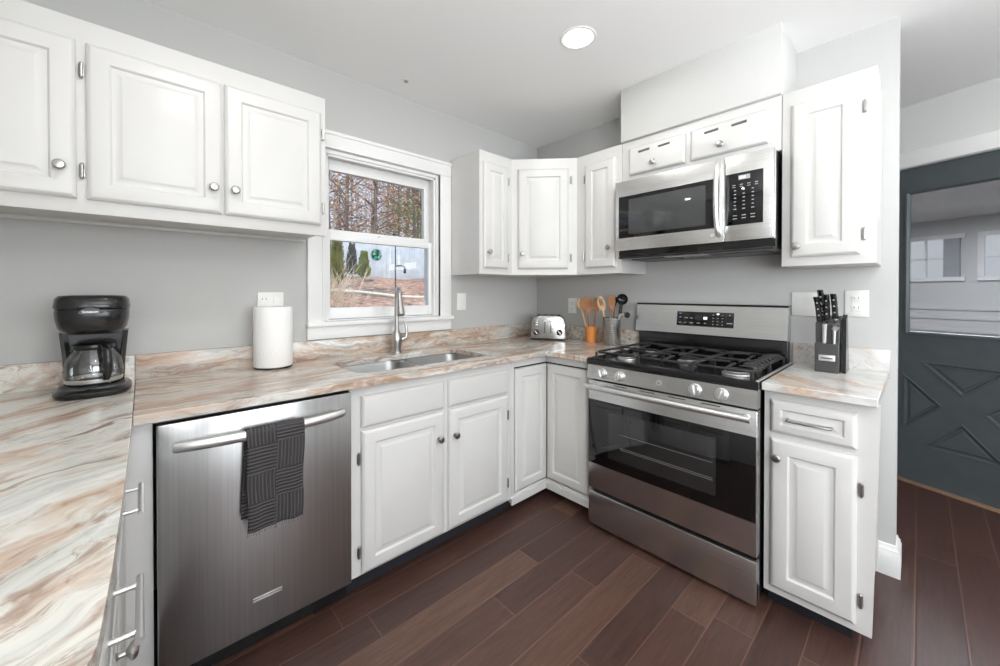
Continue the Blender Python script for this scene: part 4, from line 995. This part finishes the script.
for T_ in tri:
    m = MB(); m.loft([[FH @ Vector((x, y, w)) for x, y in inset(T_, i)] for i, w in ((-.004, WD - .001), (-.002, WD + .004), (.006, WD + .003), (.012, WD - .012), (.024, WD - .012), (.030, WD - .006), (.034, WD - .006))], False, True)
    m.build('triangle_panel', M['doorpaint'], leaf, 20)
m = MB()
m.loft([[FH @ Vector((x, y, w)) for x, y in inset(glr, i)] for i, w in ((-.010, WD), (-.008, WD + .008), (.002, WD + .008), (.012, WD - .004), (.014, WD - .012), (.0, WD - .014))], False, False); m.build('glass_bead', M['doorpaint'], leaf, 20)
m = MB(); fbox(m, FH, .030, UC * 2 - .030, .990, 1.938, WD - .026, WD - .020); m.build('pane', M['doorglass'], leaf)
m = MB(); fbox(m, FH, DU0, DU1, 0, .012, -.12, .03, .003); m.build('threshold', simple('threshold_oak', lin(140, 112, 92), .5), dstr)
# porch room behind the glass door
m = MB(); fbox(m, FH, -1.9, 3.6, 0, .78, -3.3, -3.2); fbox(m, FH, -1.9, 3.6, .78, 2.30, -3.3, -3.2)
for v in (.80, .95, 1.06): fbox(m, FH, -1.9, 3.6, v, v + .03, -3.2, -3.185)
struct('wall_porch', m, M['wall'])
m = MB(); fbox(m, FH, -1.9, 3.6, 2.13, 2.34, -3.3, -.13); struct('ceiling_porch', m, M['wall'])
m = MB(); fbox(m, FH, 3.5, 3.6, 0, 2.3, -3.3, -.13); fbox(m, FH, -1.9, -1.8, 0, 2.3, -3.3, -.13); struct('wall_porch_side', m, M['wall'])
m = MB(); fbox(m, FH, -1.9, 3.6, -.10, -.001, -3.3, -.13); struct('floor_porch', m, M['hallwall'])
M['satin_grey'] = simple('grey_shutter', lin(150, 152, 156), .6)
M['porchlight'] = emis('lit_window', (.93, .97, 1, 1), .85)
for n, u0, u1, u2 in ((4, -1.175, -.875, -.745), (5, -.56, -.22, -.06)):
    m = MB()
    for a in ((u0 - .05, u2 + .04, 1.40, 1.45), (u0 - .05, u2 + .04, 1.90, 1.95), (u0 - .05, u0, 1.45, 1.90), ((u0 + u1) / 2 - .01, (u0 + u1) / 2 + .01, 1.45, 1.90), (u0, u1, 1.66, 1.68)): fbox(m, FH, a[0], a[1], a[2], a[3], -3.2, -3.17)
    w_ = struct('window_%d' % n, m, M['hallwall'])
    m = MB(); fbox(m, FH, u1, u2, 1.45, 1.90, -3.2, -3.165); m.build('shutter', M['satin_grey'], w_)
    m = MB(); fbox(m, FH, u0, u1, 1.45, 1.90, -3.2, -3.19); m.build('pane', M['porchlight'], w_)
pl_ = FH @ Vector((-.2, 2.10, -1.5)); lamp('porch_fill', 'AREA', pl_, (0, 0, 0), 95, 1.5, 1.0, (.95, .98, 1))  # area light added under the porch ceiling to brighten the room behind the glass

# ------------------------------------------------------------------ the garden outside the window
def ground_mat():
    t = NT('leaf_litter'); n = t.noise(t.pos(), 7, 8, .75); n2 = t.noise(t.pos(), .35, 3)
    c = t.ramp(n, [(.40, lin(44, 34, 30)), (.48, lin(112, 86, 72)), (.55, lin(170, 138, 118)), (.62, lin(226, 214, 200))])
    c2 = t.ramp(n, [(.40, lin(96, 70, 56)), (.5, lin(186, 140, 112)), (.60, lin(222, 188, 162))])
    t.set(Base_Color=t.mix(t.ramp(n2, [(.45, (0, 0, 0, 1)), (.55, (1, 1, 1, 1))]), c, c2), Roughness=.95); t.bump(n, 1, .05); return t.m
def gz(x, y):
    k = max(0, y - 1.0)
    return .80 + .085 * k + max(0, y - 20) * .11 + .06 * math.sin(x * .7 + y * .4) + .04 * math.sin(x * 1.9 - y)
m = MB(); NX, NY = 40, 44
g = [[m.bm.verts.new((-28 + 64 * i / NX, .6 + 64 * (j / NY) ** 1.6, gz(-28 + 64 * i / NX, .6 + 64 * (j / NY) ** 1.6))) for j in range(NY + 1)] for i in range(NX + 1)]
for i in range(NX):
    for j in range(NY): m.bm.faces.new((g[i][j], g[i + 1][j], g[i + 1][j + 1], g[i][j + 1]))
struct('ground', m, ground_mat(), angle=180)
# garden edging, a pale low kerb across the slope
m = MB()
for a in range(24):
    x0 = -5.5 + a * .45; m.tube([(x0, 5.6, gz(x0, 5.6) + .03), (x0 + .46, 5.6, gz(x0 + .46, 5.6) + .03)], .045, 6)
one('garden_edging', m, simple('pale_stone', lin(214, 206, 192), .8), (-4, 5.6, gz(-4, 5.6)), 'pale low edging line across the leafy slope outside the window', 'garden edging')
# privacy fence
M['fence'] = simple('weathered_fence', lin(188, 198, 206), .8, nscale=3, namt=.12)
FY = 15.0
t = thing('wooden_fence', (4, FY, gz(4, FY)), 'tall pale grey board fence at the top of the slope', 'fence')
for s_ in range(11):
    x0 = -8 + s_ * 2.4; m = MB()
    for k in range(16):
        x = x0 + k * .15; z = gz(x0 + 1.2, FY) - .15; m.box(x, x + .142, FY - .012, FY + .012, z, z + 2.02 + .015 * ((k * 7) % 3), .004)
    m.box(x0, x0 + 2.4, FY + .012, FY + .05, gz(x0 + 1.2, FY) + 1.5, gz(x0 + 1.2, FY) + 1.59)
    m.build('fence_panel', M['fence'], t)
    m = MB(); z = gz(x0, FY); m.box(x0 - .06, x0 + .05, FY - .04, FY + .07, z - .3, z + 2.0, .008); m.build('post', M['fence'], t)
# conifers
def leafy(name, colr, n2=.35): return simple(name, colr, .9, spec=.1, nscale=1.2, namt=n2)
M['con_green'] = leafy('arborvitae_green', lin(120, 140, 50)); M['con_dark'] = leafy('dark_conifer', lin(66, 72, 70)); M['con_olive'] = leafy('olive_conifer', lin(122, 124, 70))
M['bark'] = simple('bark', lin(104, 88, 78), .9, nscale=4, namt=.3); M['palebark'] = simple('pale_bark', lin(196, 188, 178), .85, nscale=4, namt=.2)
def conifer(x, y, h, r, mat, label, tw=.1):
    z = gz(x, y); t = thing('conifer', (x, y, z), label, 'conifer', 'conifers on the slope')
    m = MB(); m.tube([(x, y, z - .1), (x, y, z + h * .6)], [.06, .03], 8); m.build('trunk', M['bark'], t)
    m = MB(); rnd = random.Random(int(x * 100))
    for k in range(900):
        f = rnd.random() ** .8; zz = z + .12 + f * h; rr = r * (1.02 - f) ** .9 * (.55 + .5 * rnd.random()) * min(1, .55 + f * 4); a = rnd.random() * 2 * PI
        p = Vector((x + rr * math.cos(a), y + rr * math.sin(a), zz)); o = Vector((math.cos(a), math.sin(a), 1.6)).normalized(); s1 = o.cross(Vector((rnd.random() - .5, rnd.random() - .5, rnd.random() - .5))).normalized(); L_ = .09 + .10 * rnd.random()
        m.poly([p - s1 * .03, p + s1 * .03, p + o * L_ + s1 * .012, p + o * L_ - s1 * .012], [(0, 1, 2, 3)])
    m.build('foliage', mat, t, recalc=False)
def at(px, y):   # a point on the ground seen at pixel column px, at garden depth y
    a = math.radians(47.878) - math.atan((px - 491.76) / 386.55); d = (y + 2.1771) / math.sin(a); return -2.484 + d * math.cos(a)
conifer(at(364, 10.5), 10.5, 0.78, .19, M['con_green'], 'bright green cone shaped conifer in front of the fence, seen through the window')
conifer(at(352, 11.8), 11.8, 1.05, .19, M['con_dark'], 'slim dark grey-green conifer between the two greener ones')
conifer(at(337, 8.2), 8.2, 1.30, .20, M['con_olive'], 'tall olive green conifer at the left of the window view')
conifer(at(327, 9.6), 9.6, 1.1, .2, M['con_dark'], 'dark conifer at the left edge of the window, behind the bare twigs')
# bare shrub
M['twig'] = simple('pale_twig', lin(206, 190, 168), .8, nscale=6, namt=.2)
sx_, sy_ = at(333, 2.4), 2.4
m = MB(); rnd = random.Random(3); z0 = gz(sx_, sy_)
for k in range(60):
    a = rnd.random() * 2 * PI; lean = .15 + rnd.random() * .75; h = .30 + rnd.random() * .45; b = Vector((sx_ + rnd.uniform(-.16, .22), sy_ + rnd.uniform(-.15, .15), z0 - .02))
    e_ = b + Vector((math.cos(a) * lean * h, math.sin(a) * lean * h * .6, h)); mid = b.lerp(e_, .5) + Vector((rnd.uniform(-.04, .04), rnd.uniform(-.04, .04), .04))
    m.tube([b, mid, e_], [.004, .0028, .0012], 4)
    for q in range(2):
        e2 = mid + Vector((rnd.uniform(-.16, .16), rnd.uniform(-.1, .1), rnd.uniform(.06, .24))); m.tube([mid, e2], [.0028, .001], 4)
one('bare_shrub', m, M['twig'], (sx_, sy_, z0), 'leafless shrub of pale twigs close outside the lower left of the window', 'shrub')
# shepherd hook with a small feeder
hx, hy = at(395.5, 3.2), 3.2; hz = gz(hx, hy)
t = thing('garden_hook', (hx, hy, hz), 'slim dark garden hook pole standing outside behind the faucet', 'garden hook')
ht = 1.2675 + (298 - 247) / 386.55 * ((hx + 2.484) * .6706 + (hy + 2.1771) * .7418)
m = MB(); m.tube([(hx, hy, hz - .1), (hx, hy, ht)], .010, 8); m.lathe([(.001, -.02), (.02, -.012), (.024, 0), (.02, .014), (.001, .022)], (hx, hy, ht + .01), 12); m.build('pole', M['dark_grey'], t)
za = 1.2675 + (298 - 272) / 386.55 * ((hx + 2.484) * .6706 + (hy + 2.1771) * .7418)
m = MB(); m.tube([(hx, hy, za), (hx + .08, hy, za + .015), (hx + .16, hy, za)], .008, 8); m.build('arm', M['plastic'], t)
t = thing('bird_feeder', (hx + .16, hy, za), 'small black tube hanging from the garden hook outside', 'bird feeder')
m = MB(); m.lathe([(.004, 0), (.018, -.01), (.020, -.09), (.012, -.10)], (hx + .16, hy, za - .005), 14); m.build('tube', M['plastic'], t)
# woods
M['leaf_brown'] = leafy('russet_leaves', lin(192, 142, 112), .3); M['leaf_green'] = leafy('evergreen_leaves', lin(104, 126, 62), .3); M['leaf_tan'] = leafy('tan_leaves', lin(206, 176, 148), .25)
def tree_proto(seed, leafmat, barkmat, nleaf, h=9.0):
    rnd = random.Random(seed); m = MB(); m.tube([(0, 0, -.5), (.05, .03, h * .3), (-.06, 0, h * .65), (.05, 0, h)], [.15, .12, .08, .03], 8); tips = []
    mb2 = MB()
    for k in range(34):
        z = h * (.12 + .85 * rnd.random()); a = rnd.random() * 2 * PI; L_ = (1.1 + 1.9 * rnd.random()) * (1.15 - z / h * .6)
        b = Vector((0, 0, z)); e_ = b + Vector((math.cos(a) * L_, math.sin(a) * L_, L_ * (.15 + .5 * rnd.random()))); mid = b.lerp(e_, .5) + Vector((0, 0, -.1 + .2 * rnd.random()))
        mb2.tube([b, mid, e_], [.035, .022, .008], 4); tips += [mid, e_, mid.lerp(e_, .5)]
        for q in range(2):
            e2 = mid + Vector((rnd.uniform(-.7, .7), rnd.uniform(-.7, .7), rnd.uniform(.1, .7))); mb2.tube([mid, e2], [.014, .004], 4); tips.append(e2)
    l_ = MB()
    for k in range(nleaf):
        c = rnd.choice(tips) + Vector([rnd.gauss(0, .33) for _ in range(3)]); a = Vector([rnd.gauss(0, 1) for _ in range(3)]).normalized(); b = a.orthogonal().normalized(); s_ = .05 + .05 * rnd.random()
        l_.poly([c - a * s_, c + b * s_ * .6, c + a * s_, c - b * s_ * .6], [(0, 1, 2, 3)])
    r = bpy.data.objects.new('tree', None); COL.objects.link(r); r['_o'] = (0, 0, 0)
    m.build('trunk', barkmat, r); mb2.build('branches', barkmat, r); l_.build('foliage', leafmat, r, recalc=False); return r
protos = [tree_proto(1, M['leaf_brown'], M['bark'], 1000), tree_proto(2, M['leaf_tan'], M['palebark'], 500), tree_proto(5, M['leaf_green'], M['bark'], 2400, 7.0)]
spots = [(329, 17.5, 0), (337, 19, 1), (347, 18, 0), (357, 20, 1), (366, 22, 1), (376, 18.5, 0), (384, 21, 1), (394, 24, 0), (399, 19.5, 0), (408, 23, 0), (414, 17.8, 2), (422, 20, 0), (352, 27, 0), (388, 29, 0), (405, 30, 1), (340, 26, 2), (372, 31, 0), (418, 27, 0)]
used = set()
for k, (px, y, kd) in enumerate(spots):
    x = at(px, y); src = protos[kd]
    if kd in used:
        o = src.copy(); COL.objects.link(o)
        for ch in src.children: c = ch.copy(); COL.objects.link(c); c.parent = o
    else: o = src; used.add(kd)
    o.location = (x, y, gz(x, y)); o.rotation_euler.z = k * 1.7; sc3 = .72 + .12 * ((k * 7) % 4); o.scale = (sc3, sc3, sc3)
    tag(o, {0: 'russet leaved tree in the woods behind the pale fence, seen through the window', 1: 'pale barked thin leaved tree in the woods behind the pale fence', 2: 'green leaved tree in the woods behind the pale fence'}[kd], 'tree', {0: 'russet trees behind the fence', 1: 'pale barked trees behind the fence', 2: 'green trees behind the fence'}[kd])
clean()
